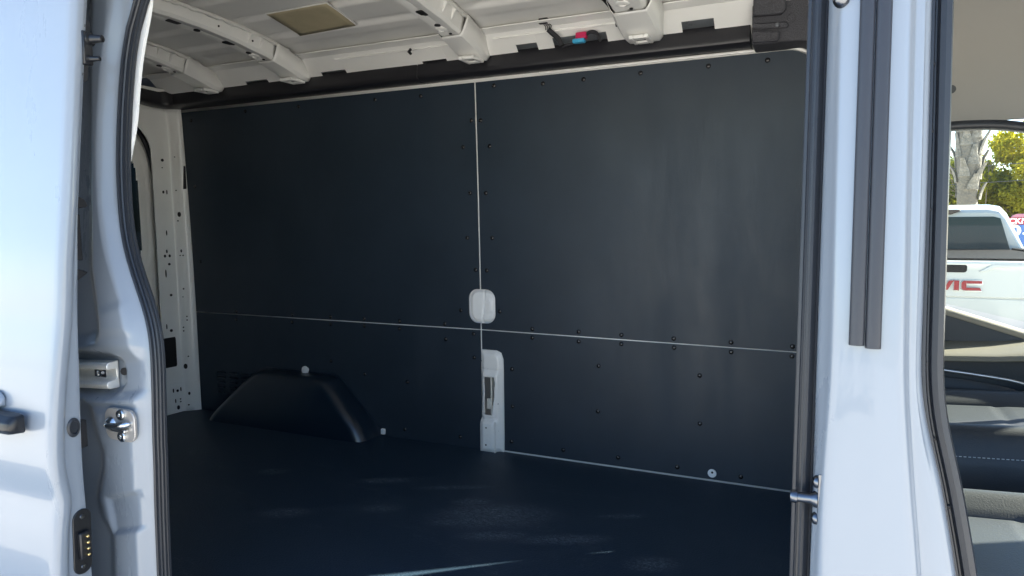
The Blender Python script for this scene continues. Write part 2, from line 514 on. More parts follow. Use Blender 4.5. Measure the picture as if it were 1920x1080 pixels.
SC = proto_mesh("screw", MB().lathe([(.0095, 0), (.0095, .0012), (.0085, .0030), (.0062, .0048), (.0034, .0057), (.0005, .006)], (0,0,0), (0,-1,0), 14), "screw_black", 60)
bolts = {
 P_RU: [(-1.425,2.186),(-1.471,2.074),(-1.443,1.872),(-1.463,1.672),(-1.424,1.529),(-1.505,1.341),(-1.678,2.311),(-1.927,2.315),(-2.381,2.318),(-2.73,2.32),(-2.251,1.275),(-2.045,1.274),(-1.84,1.274),(-1.591,1.274),(-2.888,1.272),(-2.499,1.274),(-3.13,1.54),(-3.13,1.95),(-3.12,2.30)],
 P_FU: [(-1.38,2.183),(-1.34,2.071),(-1.364,1.869),(-1.338,1.672),(-1.368,1.527),(-1.308,1.345),(-1.311,2.324),(-1.085,2.313),(-.908,2.314),(-.674,2.317),(-.416,2.318),(-.207,2.318),(-1.151,1.274),(-.938,1.275),(-.752,1.272),(-.537,1.27),(-.316,1.269),(-.095,1.267)],
 P_FL: [(-1.152,1.236),(-.938,1.233),(-.752,1.234),(-.535,1.233),(-.315,1.231),(-.096,1.23),(-1.251,1.088),(-1.25,.918),(-1.257,.755),(-1.009,.748),(-.763,.748),(-.516,.741),(-.269,.737),(-.85,1.134),(-.852,.938),(-.433,1.128),(-.429,.933)],
 P_RL: [(-1.441,1.236),(-1.44,1.127),(-2.252,1.237),(-2.046,1.24),(-1.841,1.238),(-1.587,1.202),(-2.89,1.229),(-2.501,1.235),(-2.257,1.048),(-2.052,.999),(-1.804,.981),(-1.826,.744),(-1.52,.745)],
}
for pan, pts in bolts.items():
    for x, z in pts:
        shared(SC, "screw", (x, yw(z)+.0004, z), pan, (R(random.uniform(-4, 4)), 0, R(random.uniform(-4, 4))))
# white washer with a hole on the lower front panel
o = obj("white_washer", MB().lathe([(.017, 0), (.017, .003), (.015, .005), (.006, .0055)], (-.378, 1.7496, .736), (0,-1,0), 24), "white_plastic", VAN, 40, label="round white plastic washer low on the wall panel")
obj("hole", MB().lathe([(.0045, 0), (.0045, .0008)], (-.377, 1.744, .741), (0,-1,0), 12), "hole", o)
# louvres on the lower rear panel
for cx0, cx1, zt, k in ((-3.045, -2.985, .930, 5), (-2.955, -2.898, .933, 5), (-2.872, -2.80, .935, 3)):
    for i in range(k):
        z = zt - i*.0275
        w = cx1 - (i*.018 if cx0 > -2.9 else (i*.004))
        mb = MB().prism([(1.751, z-.009), (1.741, z-.005), (1.737, z), (1.738, z+.003), (1.751, z+.005)], 'x', cx0, w)
        obj("louvre", mb, "liner", P_RL, 30)

# ------------------------------------------------------------------ white cup at the seam
def cup_part():
    N = 26
    mb = MB()
    xs = np.linspace(CX-CW/2-.012, CX+CW/2+.012, 44); zs = np.linspace(CZ-CH/2-.012, CZ+CH/2+.012, 50)
    X, Z = np.meshgrid(xs, zs)
    d = sdf_poly(X, Z, rrect(CX, CZ, CW, CH, .045, 6))
    Y = 1.768 - .011*sstep(d-.010, .007)
    # groove that runs down the middle, and a small embossed mark on its right side
    gx = CX + .0035 + .006*np.sin((Z-CZ)/CH*math.pi*1.2+.4)
    Y += .010*np.exp(-((X-gx)/.0028)**2)
    mk = sdf_poly(X, Z, [(CX+.022, CZ-.03), (CX+.05, CZ-.022), (CX+.046, CZ+.02), (CX+.03, CZ+.034)])
    Y -= .004*sstep(mk, .006)
    V = np.stack([X, Y, Z], -1)
    return grid_mesh(mb, V)
obj("pillar_emboss", cup_part(), "white_plastic", VAN, 60, label="white rounded patch of pillar showing through the panel seam")

# ------------------------------------------------------------------ white slotted bracket at floor
def bracket():
    # front plate built as a heightfield with a real opening, sides wrap back to the wall
    xs = np.linspace(-1.404, -1.296, 37); zs = np.linspace(FL, 1.165, 110)
    X, Z = np.meshgrid(xs, zs)
    out = [(-1.4035, 1.164), (-1.33, 1.164), (-1.306, 1.152), (-1.2965, 1.12), (-1.2965, FL), (-1.4035, FL)]
    d = sdf_poly(X, Z, out)
    base = 1.752 - .012*sstep(d-.010, .012)
    low = 1/(1+np.exp((Z-.845)/.006))              # lower boxed foot stands further out
    foot = sdf_poly(X, Z, [(-1.43, FL-.1), (-1.33, FL-.1), (-1.33, .85), (-1.43, .85)])
    base -= .022*low*sstep(foot+.002, .016)
    # raised border round the slot
    slot = [(-1.385, 1.050), (-1.330, 1.050), (-1.327, 1.02), (-1.331, .95), (-1.340, .90), (-1.345, .868), (-1.392, .868), (-1.388, .93), (-1.383, .97)]
    sd = sdf_poly(X, Z, slot)
    base -= .007*sstep(sd+.012, .008)*(1-low)
    base += .003*np.exp(-((Z-1.078)/.004)**2)
    # dimples on the foot
    for k in range(4):
        for j in range(2):
            base -= .0016*np.exp(-(((X+1.382-.022*j)/.005)**2 + ((Z-.735-.025*k)/.004)**2))*low
    V = np.stack([X, base, Z], -1)
    mb = MB(); n = len(xs); mb.v = [tuple(p) for p in V.reshape(-1, 3)]
    for j in range(len(zs)-1):
        for i in range(n-1):
            ids = (j*n+i, j*n+i+1, (j+1)*n+i+1, (j+1)*n+i)
            if all(sd.ravel()[q] > .001 for q in ids): continue
            if all(d.ravel()[q] < -.0005 for q in ids): continue
            mb.f.append(ids)
    return mb
br = obj("slotted_bracket", bracket(), "paint_in", VAN, 50, solid=.002, label="white slotted metal bracket standing at the floor on the far wall")
# the side walls of the foot and the recess seen through the slot
obj("foot_side", MB().box(-1.330, -1.3275, 1.722, 1.752, FL, .842), "paint_in", br)
obj("recess_back", MB().box(-1.40, -1.30, 1.845, 1.848, .84, 1.08), "paint_in", br)
obj("recess_side", MB().box(-1.318, -1.315, 1.762, 1.845, .84, 1.08), "paint_in", br)
obj("recess_rib", MB().box(-1.372, -1.364, 1.775, 1.84, .86, 1.06), "galv", br, bevel=.002)
obj("recess_catch", MB().box(-1.392, -1.372, 1.775, 1.785, .885, .935), "galv", br, bevel=.003)
HOLE = proto_mesh("hole", MB().lathe([(1, 0), (1, 1)], (0,0,0), (0,-1,0), 14), "hole")
for x, z, r, y in ((-1.366, 1.088, .0055, 1.7405), (-1.399, 1.115, .004, 1.7505), (-1.368, .815, .0038, 1.7175), (-1.370, .735, .0042, 1.7175), (-1.3175, .925, .003, 1.7395), (-1.3175, .80, .003, 1.7395)):
    shared(HOLE, "hole", (x, y, z), br, None, (r, .001, r))

# ------------------------------------------------------------------ wheel arch cover
def arch():
    mb = MB(); rings = []
    def ring(z, x0, x1, yf, r, n=8):
        pts = [(x1, 1.752), ]
        for k in range(n+1):
            a = R(90*k/n); pts.append((x1 - r + r*math.cos(a), yf + r - r*math.sin(a)))
        for k in range(n+1):
            a = R(90*k/n); pts.append((x0 + r - r*math.sin(a), yf + r - r*math.cos(a)))
        pts.append((x0, 1.752))
        return [(p[0], p[1], z) for p in pts]
    tab = [(FL, -3.00, -1.972, 1.600, .065), (.72, -2.985, -1.980, 1.600, .065), (.76, -2.945, -2.000, 1.602, .065), (.84, -2.855, -2.080, 1.612, .065),
           (.92, -2.765, -2.160, 1.628, .065), (.955, -2.722, -2.198, 1.640, .065), (.968, -2.70, -2.22, 1.652, .062), (.976, -2.67, -2.25, 1.675, .055), (.978, -2.62, -2.30, 1.70, .05)]
    mb.loft([ring(*t) for t in tab], True, True)
    return mb
ar = obj("wheel_arch_cover", arch(), "arch_black", VAN, 60, label="smooth black moulded cover over the rear wheel arch")
obj("flange", MB().prism([(-3.02, FL+.002), (-1.955, FL+.002), (-1.962, .728), (-2.185, .96), (-2.225, .985), (-2.69, .985), (-2.735, .965), (-3.0, .735)], 'y', 1.7455, 1.7488), "arch_black", ar)
o = obj("white_knob", MB().lathe([(.013, 0), (.013, .008), (.021, .012), (.021, .018), (.017, .022), (.004, .023)], (-2.415, 1.7496, .992), (0,-1,0), 20), "white_plastic", VAN, 40, label="round white plug above the wheel arch cover")
obj("clip", MB().box(-1.958, -1.936, 1.735, 1.7495, .708, .735), "white_plastic", VAN, bevel=.003, label="small white clip at the foot of the wheel arch cover")

# ------------------------------------------------------------------ trim along the top of the wall
TRIM = [(1.738, 2.362), (1.69, 2.362), (1.664, 2.367), (1.653, 2.374), (1.650, 2.382), (1.651, 2.392), (1.657, 2.436), (1.661, 2.444), (1.672, 2.448), (1.738, 2.450)]
def trim_piece(x0, x1):
    return MB().prism(TRIM, 'x', x0, x1)
for x0, x1 in ((-3.165, -1.652), (-1.649, -.262)):
    obj("upper_trim", trim_piece(x0, x1), "trim_black", VAN, 32, bevel=.0015)
# rear corner and rear header trim
def rear_trim():
    path = spline([(-3.16, 0, 0), (-3.185, 0, 0)], 2)
    rings = []
    # corner: sweep the section from along-x to along-y
    cx, cy = -3.10, 1.60
    for k in range(9):
        a = R(90*k/8)
        ring = []
        for (y, z) in TRIM:
            r = y - cy
            ring.append((cx - .065 - r*math.sin(a)*.75, cy + r*math.cos(a), z + .0))
        rings.append(ring)
    for yy, dz in ((1.55, .004), (1.45, .018), (1.3, .045), (1.1, .075), (.87, .085), (.5, .06), (.25, .0)):
        rings.append([(cx - .065 - (y-cy)*.75, yy, z+dz) for (y, z) in TRIM])
    return MB().loft(rings, True, True)
obj("rear_header_trim", rear_trim(), "trim_black", VAN, 32)
obj("peg", MB().lathe([(.008, 0), (.008, .012), (.003, .016)], (-3.215, 1.42, 2.373), (.4,-.2,-1), 10), "trim_black", VAN)
# textured block at the front upper corner
def block():
    mb = MB()
    prof = [(-.252, 2.349), (-.252, 2.56), (.12, 2.56), (.12, 2.28), (.03, 2.312), (-.03, 2.332), (-.10, 2.348)]
    mb.prism(prof, 'y', 1.60, 1.735)
    return mb
bk = obj("corner_block", block(), "foam_black", VAN, 30, bevel=.008, seg=3, label="grainy black foam block in the front upper corner")
obj("pad", MB().prism([(-.247, 2.440), (-.155, 2.436), (-.142, 2.45), (-.142, 2.56), (-.247, 2.56)], 'y', 1.575, 1.601), "foam_black", bk, 30, bevel=.006)
obj("pad", MB().prism([(-.247, 2.353), (-.168, 2.350), (-.16, 2.357), (-.16, 2.384), (-.247, 2.392)], 'y', 1.582, 1.601), "foam_black", bk, 30, bevel=.005)
obj("pad", MB().prism([(-.247, 2.400), (-.14, 2.392), (-.13, 2.40), (-.14, 2.413), (-.247, 2.418)], 'y', 1.590, 1.601), "foam_black", bk, 30, bevel=.004)
for x, z, r in ((-.125, 2.425, .016), (-.062, 2.425, .014), (-.178, 2.368, .014)):
    obj("dimple", MB().lathe([(r, 0), (r, .003), (r*.8, .0032), (r*.75, .001), (.001, .0005)], (x, 1.600 if r > .0142 or z > 2.4 else 1.582, z), (0,-1,0), 20), "foam_black", bk)
obj("fixing_screw", MB().lathe([(.008, 0), (.007, .004), (.002, .005)], (-.168, 1.590, 2.405), (0,-1,0), 14), "dark_steel", bk)
# white cant curve that frames the panel corner
pts = [(-1.1, 1.722, 2.356), (-.26, 1.722, 2.356)] + [(x, 1.722, z) for x, z in arc(-.145, 2.228, .126, 90, 5, 10)] + [(-.018, 1.727, 2.0), (-.018, 1.745, 1.3)]
obj("corner_flange", MB().tube(pts, .006, 8), "paint_in", VAN, 60)

# ------------------------------------------------------------------ cant rail with openings, roof
def rail_pt(x, s):      # s 0..1 from behind the trim up to the roof skin
    return (x, 1.70 - .115*s, 2.395 + .105*s)
def rail():
    hx = [(-2.64, -2.50), (-2.17, -2.03), (-1.165, -1.075), (-1.005, -.785), (-.50, -.385), (-1.62, -1.50)]
    hs = [(.18, .50), (.18, .50), (.16, .60), (.12, .66), (.16, .66), (.16, .45)]
    xs = sorted(set([-3.24, .12] + [a for h in hx for a in h]))
    mb = MB()
    for i in range(len(xs)-1):
        a, b = xs[i], xs[i+1]
        cut = None
        for h, sv in zip(hx, hs):
            if a >= h[0]-1e-6 and b <= h[1]+1e-6: cut = sv
        bands = [(0, 1)] if cut is None else [(0, cut[0]), (cut[1], 1)]
        for s0, s1 in bands:
            mb.add([rail_pt(a, s0), rail_pt(b, s0), rail_pt(b, s1), rail_pt(a, s1)], [(0,1,2,3)])
    return mb
rl = obj("cant_rail", rail(), "paint_in", VAN, 0, solid=.003, label="pale cant rail with rectangular openings under the roof")
for x0, x1 in ((-2.05, -1.45), (-1.25, -.72)):
    pts = [rail_pt(x, .86) for x in np.linspace(x0, x1, 12)]
    obj("rail_bead", MB().tube([(p[0], p[1]-.003, p[2]-.003) for p in pts], .004, 6), "paint_in", rl, 60)
obj("rail_lip", MB().prism([(1.585, 2.500), (1.545, 2.512), (1.545, 2.516), (1.587, 2.505)], 'x', -3.24, .12), "paint_in", rl)

YC = .87
def zroof(y):
    t = abs(y-YC)/.70
    return 2.580 - .060*t**2.4
def roof():
    xs = np.linspace(-3.42, .22, 300); ys = np.linspace(.15, 1.60, 220)
    X, Y = np.meshgrid(xs, ys)
    t = np.abs(Y-YC)/.70
    Z = 2.580 - .060*t**2.4
    # long pressed ribs, stopped short of each bow
    bows = [-2.85, -2.295, -1.35, -.64]
    win = np.ones_like(X)
    for b in bows: win *= sstep(np.abs(X-b)-.11, .05)
    for y0 in (.36, .56, .77, .98, 1.19, 1.38):
        Z += .015*win*(sstep(Y-y0+.022, .010) - sstep(Y-y0-.022, .010))
    Z += .004*win*sstep(Y-1.47, .02)
    # oval dent
    Z -= .008*np.exp(-(((X+.80)/.05)**2 + ((Y-1.36)/.03)**2)**2)
    return grid_mesh(MB(), np.stack([X, Y, Z], -1))
rf = obj("roof_panel", roof(), "roof_skin", VAN, 60, label="bare pale metal roof skin with pressed ribs")
mb = MB()
obj("outer_roof", grid_mesh(MB(), np.array([[(x, y, (2.640 - .16*abs((y-YC)/.9)**3.2)) for y in np.linspace(-.06, 1.86, 40)] for x in (-3.5, -2, -.5, .5, .95)])), "paint", VAN, 60, solid=.003)
obj("far_outer_panel", grid_mesh(MB(), np.array([[(x, 1.93-1.3*tum(z), z) for x in (-3.5, .22)] for z in np.linspace(.36, 2.56, 24)])), "paint", VAN, 60, solid=.003)

def bow_bottom(y):
    t = abs(y-YC)/.72
    return 2.520 - .088*t**2.0
def bow(xc, w=.085, seed=0):
    """pressed hat section swept across the roof; returns parts"""
    ys = np.linspace(.16, 1.44, 44)
    rings = []
    for y in ys:
        zb = bow_bottom(y); zt = zroof(y) - .006
        ring = []
        wob = .0015*math.sin(y*40+seed)
        for dx, dz in ((-.5*w-.030, zt), (-.5*w-.014, zt-.002), (-.5*w-.004, zb+.012), (-.5*w+.006, zb+.001), (-.12*w, zb+.001), (0, zb+.004), (.12*w, zb+.001), (.5*w-.006, zb+.001), (.5*w+.004, zb+.012), (.5*w+.014, zt-.002), (.5*w+.030, zt)):
            ring.append((xc+dx+wob, y, dz))
        rings.append(ring)
    b = obj("roof_bow", MB().loft(rings, False, False), "paint_in", VAN, 26, solid=.002)
    # foot: separate stamping lapped over the end
    rings = []
    for y in np.linspace(1.42, 1.655, 16):
        k = (y-1.42)/.235
        zb = bow_bottom(min(y, 1.60)) - .004 - .012*k; zt = zroof(1.42) - .012 - .055*k
        ww = w*(1.12 + .10*math.sin(k*math.pi))
        rings.append([(xc+dx, y, z) for dx, z in ((-.5*ww-.012-.02*(1-k), zt), (-.5*ww-.006, zb+.014), (-.5*ww+.006, zb), (-.2*ww, zb-.003*math.sin(k*math.pi)), (.2*ww, zb-.003*math.sin(k*math.pi)), (.5*ww-.006, zb), (.5*ww+.006, zb+.014), (.5*ww+.012+.02*(1-k), zt))])
    obj("bow_foot", MB().loft(rings, False, False), "paint_in", b, 26, solid=.002)
    # raised pad with a square opening at the tip
    zp = bow_bottom(1.6) - .016
    yy0, yy1 = 1.545, 1.64
    fr = MB()
    for (x0, x1, a, c) in ((-.036, -.020, yy0, yy1), (.020, .036, yy0, yy1), (-.0199, .0199, yy0, yy0+.03), (-.0199, .0199, yy1-.03, yy1)):
        fr.box(xc+x0, xc+x1, a, c, zp-.010, zp+.004)
    obj("foot_pad", fr, "paint_in", b, 40, bevel=.003)
    obj("opening", MB().box(xc-.019, xc+.019, yy0+.031, yy1-.031, zp-.003, zp-.001), "hole", b)
    # near-black patches laid on for openings and round holes, underside and front flank
    for y, ln, wd in ((.95, .055, .028), (1.22, .055, .028)):
        z = bow_bottom(y)
        obj("opening", MB().prism(rrect(xc-.002, y, wd, ln, .005, 3), 'z', z-.0022, z+.002), "hole", b)
    for y, r in ((1.06, .013), (1.33, .012), (.80, .012)):
        obj("hole", MB().lathe([(r, 0), (r, .003)], (xc-.004, y, bow_bottom(y)+.001), (0, -.1, -1), 16), "hole", b)
    for y in (.55, .72, .90, 1.12, 1.30):
        z = .5*(bow_bottom(y)+zroof(y))
        obj("hole", MB().lathe([(.0045, 0), (.0045, .003)], (xc+.5*w+.0065, y, z-.004), (1, 0, -.2), 10), "hole", b)
    for dy in (0, .018):
        y = 1.555+dy; z = bow_bottom(1.56)+.022
        obj("hole", MB().lathe([(.0045, 0), (.0045, .004)], (xc+.5*w*1.15+.0065, y, z), (1, 0, -.2), 10), "hole", b)
    for y, r in ((1.46, .010), (1.50, .006), (1.40, .006)):
        obj("hole", MB().lathe([(r, 0), (r, .003)], (xc+.012, y, bow_bottom(y)-.0035), (0, -.1, -1), 14), "hole", b)
    obj("boss", MB().lathe([(.026, -.004), (.024, .003), (.016, .006), (.012, .0062), (.011, .002), (.001, .002)], (xc-.010, 1.37, bow_bottom(1.37)+.002), (0, -.12, -1), 20), "paint_in", b, 40)
    for y in (1.28, 1.345):
        obj("gusset", MB().prism([(xc+.5*w+.002, bow_bottom(y)+.012), (xc+.5*w+.034, zroof(y)-.008), (xc+.5*w+.010, zroof(y)-.008)], 'y', y-.004, y+.004), "paint_in", b, 30)
    # squeezed-out sealant along the skin
    pts = []
    for y in np.linspace(.3, 1.50, 90):
        pts.append((xc+.5*w+.028+.010*noise.noise((y*22, seed, 0)), y, zroof(y)-.014+.005*noise.noise((y*31, seed, 5))))
    obj("sealant_bead", MB().tube(pts, [.0065+.005*noise.noise((p[1]*45, seed, 9)) for p in pts], 7), "sealant", b, 60)
    return b
for i, xc in enumerate((-2.85, -2.295, -1.35, -.64)):
    bow(xc, .085 if i != 3 else .11, i*3.1)
obj("rear_cap", MB().box(-3.50, -3.46, -.05, 1.86, 2.26, 2.60), "paint", VAN)
obj("rear_corner_panel", MB().box(-3.50, -3.42, 1.70, 1.90, .4, 2.5), "paint", VAN)
# tan sound pad on the roof skin with pale tape edges
fp = [(-2.035, 1.16), (-1.73, 1.155), (-1.765, 1.385), (-2.072, 1.40)]
def roof_sheet(poly, off):
    n = 8; mb = MB()
    V = np.zeros((n+1, n+1, 3))
    for j in range(n+1):
        for i in range(n+1):
            a = np.array(poly[0])*(1-i/n)+np.array(poly[1])*(i/n); b = np.array(poly[3])*(1-i/n)+np.array(poly[2])*(i/n)
            p = a*(1-j/n)+b*(j/n); V[j, i] = (p[0], p[1], zroof(p[1])-off)
    return grid_mesh(mb, V)
o = obj("sound_pad", roof_sheet(fp, .003), "foam_tan", VAN, 60, solid=.004, label="tan rectangular sound pad stuck to the roof skin")
for a, b in ((fp[0], fp[1]), (fp[1], fp[2])):
    obj("tape_edge", MB().tube([(a[0]+(b[0]-a[0])*k/10, a[1]+(b[1]-a[1])*k/10, zroof(a[1]+(b[1]-a[1])*k/10)-.004) for k in range(11)], .003, 6), "tape_white", o)

# ------------------------------------------------------------------ wiring
def hang(pts, r, m, name, parent, n=8):
    return obj(name, MB().tube(spline(pts, 6), r, n), m, parent, 60)
h = hang([(-.955, 1.600, 2.425), (-.968, 1.592, 2.452), (-.992, 1.582, 2.475), (-1.003, 1.575, 2.486)], .010, "tape_cloth", "wiring_loom", VAN)
h["label"] = "black taped wiring loom with loose plugs by the upper trim"
for k in range(4):
    hang([(-1.003+.006*k-.01, 1.575, 2.484), (-1.012+.008*k, 1.572, 2.497), (-1.020+.007*k, 1.570, 2.507)], .0018, "wire_black", "wire", h, 6)
obj("connector", MB().box(-1.036, -.998, 1.556, 1.580, 2.505, 2.527), "wire_black", h, bevel=.004)
obj("connector_latch", MB().box(-1.008, -.992, 1.552, 1.57, 2.510, 2.521), "wire_black", h, bevel=.002)
hang([(-.953, 1.605, 2.420), (-.93, 1.60, 2.425), (-.905, 1.60, 2.428), (-.885, 1.60, 2.440)], .006, "tape_cloth", "wire", h)
hang([(-.862, 1.60, 2.452), (-.84, 1.60, 2.462), (-.815, 1.60, 2.455), (-.800, 1.605, 2.425)], .007, "tape_cloth", "wire", h)
c1 = obj("connector", MB().box(-.895, -.852, 1.585, 1.612, 2.440, 2.464), "plug_red", h, bevel=.004, label="magenta and blue wire plug")
obj("connector_half", MB().box(-.905, -.858, 1.578, 1.606, 2.424, 2.4395), "plug_blue", c1, bevel=.004)
hang([(-.74, 1.30, 2.532), (-.735, 1.36, 2.520), (-.728, 1.42, 2.512), (-.722, 1.47, 2.500), (-.718, 1.515, 2.478), (-.716, 1.54, 2.465)], .0055, "wire_black", "roof_cable", VAN)
obj("roof_cable_clip", MB().lathe([(.007, -.01), (.008, 0), (.007, .01)], (-.716, 1.54, 2.463), (0, .4, -1), 10), "wire_black", VAN)
obj("hook", MB().tube([(-1.62, 1.56, 2.475), (-1.625, 1.55, 2.462), (-1.612, 1.548, 2.452)], .006, 6), "plastic_black", VAN)

# ------------------------------------------------------------------ rear end: pillar, seal, door
def dpillar():
    rows = []
    for z in np.linspace(FL, 2.37, 60):
        flare = max(0, (z-2.05)/.32)
        by = 1.688 + .004*math.sin((z-.7)*1.5) - .012*flare**2
        A = (-3.188, yw(z)-.0005); A2 = (-3.205, yw(z)-.022)
        B0 = (-3.236, by+.008); B = (-3.250, by); B1 = (-3.254, by-.008)
        cy = 1.587 - .30*max(0, (z-2.12)/.25)**2.4
        Cc = (-3.264, cy)
        mid = (-3.258, .5*(by+cy))
        rows.append([(p[0], p[1], z) for p in (A, A2, B0, B, B1, mid, Cc, (-3.275, cy+.004), (-3.40, cy+.125))])
    return grid_mesh(MB(), np.array(rows))
dp = obj("rear_pillar", dpillar(), "paint_in", VAN, 50, solid=.003, label="pale pressed rear corner pillar full of small holes")
obj("lap_joint", MB().prism([(-3.186, yw(.86)-.003), (-3.250, 1.688), (-3.263, 1.586), (-3.2595, 1.586), (-3.2465, 1.687), (-3.186, yw(.86)-.007)], 'z', FL+.002, .866), "paint_in", dp)
def pill(face, z, r, rz=None, name="hole", m="hole"):
    """face 0: towards the panel, 1: towards the rear door; t along the face"""
    f, t = face
    by = 1.688 + .004*math.sin((z-.7)*1.5)
    a, b = ((-3.205, yw(z)-.022), (-3.250, by)) if f == 0 else ((-3.252, by-.004), (-3.264, 1.587))
    x = a[0]+(b[0]-a[0])*t; y = a[1]+(b[1]-a[1])*t
    d = Vector((b[0]-a[0], b[1]-a[1], 0)).normalized(); nrm = Vector((-d.y, d.x, 0)) 
    if nrm.y > 0: nrm = -nrm
    off = .0055 if z < .87 else .0022
    o = bpy.data.objects.new(name, HOLE.data if m == "hole" else None)
    COL.objects.link(o)
    o.location = Vector((x, y, z)) + nrm*off
    o.rotation_euler = (0, 0, math.atan2(nrm.x, -nrm.y)*1.0)
    o.scale = (r, .003, rz or r); o.parent = dp
for t, z, r, rz in ((.45, 1.80, .009, .014), (.62, 1.765, .004, None), (.5, 1.60, .004, .009), (.62, 1.575, .0035, None), (.35, 1.575, .004, None), (.5, 1.39, .0045, None),
                    (.6, 1.345, .003, None), (.35, 1.235, .004, None), (.35, 1.215, .004, None), (.7, 1.175, .004, None), (.7, 1.155, .004, None), (.42, 1.01, .004, None),
                    (.7, .955, .010, .015), (.5, .80, .006, .009), (.5, 2.11, .003, None), (.6, 1.93, .0035, None), (.6, .735, .005, .004)):
    pill((0, t), z, r, rz)
for t, z, r, rz in ((.45, 2.09, .008, None), (.48, 2.05, .003, None), (.3, 1.92, .003, .012), (.5, 1.92, .005, .008), (.45, 1.70, .003, .014), (.5, 1.60, .004, .010), (.35, 1.575, .006, .008), (.62, 1.575, .006, .008),
                    (.4, 1.53, .007, None), (.62, 1.48, .004, .022), (.4, 1.36, .007, None), (.75, 1.19, .003, .014), (.35, .825, .007, .007), (.6, .83, .003, .012), (.15, .83, .003, .012), (.5, .77, .003, .012), (.2, .775, .004, None), (.2, .76, .004, None), (.35, .73, .008, .012), (.5, 1.165, .008, .008)):
    pill((1, t), z, r, rz)
mb = MB().prism([(p[0], p[1]) for p in rrect(0, 0, 1, 1, .09, 4)], 'y', -.001, .001)
for nm, f, t, z, w, hgt in (("access_hole", 1, .62, 1.045, .070, .165), ("access_hole", 0, .30, 2.0, .032, .125)):
    by = 1.688 + .004*math.sin((z-.7)*1.5)
    a, b = ((-3.190, yw(z)-.004), (-3.236, by+.008)) if f == 0 else ((-3.252, by-.004), (-3.264, 1.587))
    x = a[0]+(b[0]-a[0])*t; y = a[1]+(b[1]-a[1])*t
    o = obj(nm, mb, "hole", None, 0)
    o.location = (x+.004, y-.0015, z); o.scale = (w, 1, hgt); o.rotation_euler = (0, 0, math.atan2(b[1]-a[1], b[0]-a[0]) + math.pi)
    o.parent = dp
# header above the rear door opening
obj("rear_header", grid_mesh(MB(), np.array([[(-3.25+dx, y, 2.355+dz-.0+.10*max(0, 1-((y-YC)/.75)**2)*0) for dx, dz in ((.05, .10), (0, .03), (-.02, -.01), (-.13, -.03))] for y in np.linspace(.2, 1.74, 24)])), "paint_in", VAN, 60, solid=.003)
seal_path = spline([(-3.385, 1.684, FL+.02), (-3.385, 1.688, 1.2), (-3.385, 1.690, 1.7), (-3.385, 1.688, 2.0), (-3.385, 1.672, 2.12), (-3.385, 1.63, 2.22), (-3.385, 1.56, 2.285), (-3.385, 1.46, 2.315), (-3.385, 1.2, 2.325), (-3.385, .4, 2.325)], 8)
obj("rear_door_seal", MB().tube(seal_path, .013, 10), "rubber", VAN, 60)
def rear_door():
    ys = np.linspace(.885, 1.700, 90); zs = np.linspace(FL-.03, 2.33, 150)
    Y, Z = np.meshgrid(ys, zs)
    out = [(.885, FL-.03), (1.69, FL-.03), (1.69, 2.02), (1.665, 2.14), (1.62, 2.22), (1.55, 2.28), (1.44, 2.30), (.885, 2.30)]
    win = [(.98, 1.54), (1.52, 1.54), (1.575, 1.555), (1.60, 1.60), (1.605, 1.95), (1.59, 2.06), (1.55, 2.13), (1.47, 2.17), (.98, 2.17)]
    d = sdf_poly(Y, Z, out); w = sdf_poly(Y, Z, win)
    X = -3.40 + .006*sstep(-w-.012, .02) - .020*sstep(-d+.010, .012)
    X += .010*sstep(-w-.045, .012)
    # stamped stiffeners beside the glass
    for zc in (1.62, 1.76, 1.90, 1.98):
        X -= .006*np.exp(-(((Y-1.642)/.009)**4 + ((Z-zc)/.022)**4))
    low = sdf_poly(Y, Z, [(.96, .80), (1.60, .80), (1.62, 1.40), (.96, 1.44)])
    X -= .012*sstep(low, .03)
    V = np.stack([X, Y, Z], -1); n = len(ys)
    mb = MB(); mb.v = [tuple(p) for p in V.reshape(-1, 3)]
    wr = w.ravel()
    for j in range(len(zs)-1):
        for i in range(n-1):
            ids = (j*n+i, j*n+i+1, (j+1)*n+i+1, (j+1)*n+i)
            if all(wr[q] > 0 for q in ids): continue
            mb.f.append(ids)
    return mb
rd = obj("rear_door", rear_door(), "paint_in", VAN, 50, solid=.003, label="pale inner face of the rear door with rounded dark window")
obj("window_pane", MB().box(-3.425, -3.420, .95, 1.63, 1.51, 2.20), "glass_dark", rd)
obj("outer_skin", MB().box(-3.455, -3.450, .05, 1.72, FL-.03, 1.50), "paint", rd)
obj("latch_tag", MB().box(-3.400, -3.391, 1.625, 1.665, 1.36, 1.415), "label_red", rd, bevel=.003, label="small red release tag")
# second rear door, on the near side
obj("rear_door", MB().box(-3.42, -3.395, .08, .882, FL-.03, 2.32), "paint_in", VAN, bevel=.01)

# ------------------------------------------------------------------ near side: quarter with jamb, seal, sliding door
SEAL_IN = [(2.26,-1.436),(2.141,-1.462),(2.019,-1.468),(1.896,-1.467),(1.822,-1.46),(1.736,-1.447),(1.675,-1.427),(1.591,-1.384),(1.533,-1.353),(1.486,-1.342),(1.462,-1.338),(1.391,-1.333),(1.246,-1.329),(1.096,-1.337),(.942,-1.342),(.75,-1.345)]
SEAL_OUT = [(2.265,-1.501),(2.02,-1.513),(1.823,-1.503),(1.675,-1.468),(1.533,-1.394),(1.462,-1.377),(1.39,-1.374),(1.246,-1.369),(1.096,-1.373),(.942,-1.38),(.70,-1.383)]
zi, xi = smooth_table(SEAL_IN, .01, 3)
zo, xo = smooth_table(SEAL_OUT, .01, 3)
def x_in(z): return float(np.interp(z, zi, xi))
def x_out(z): return float(np.interp(z, zo, xo))

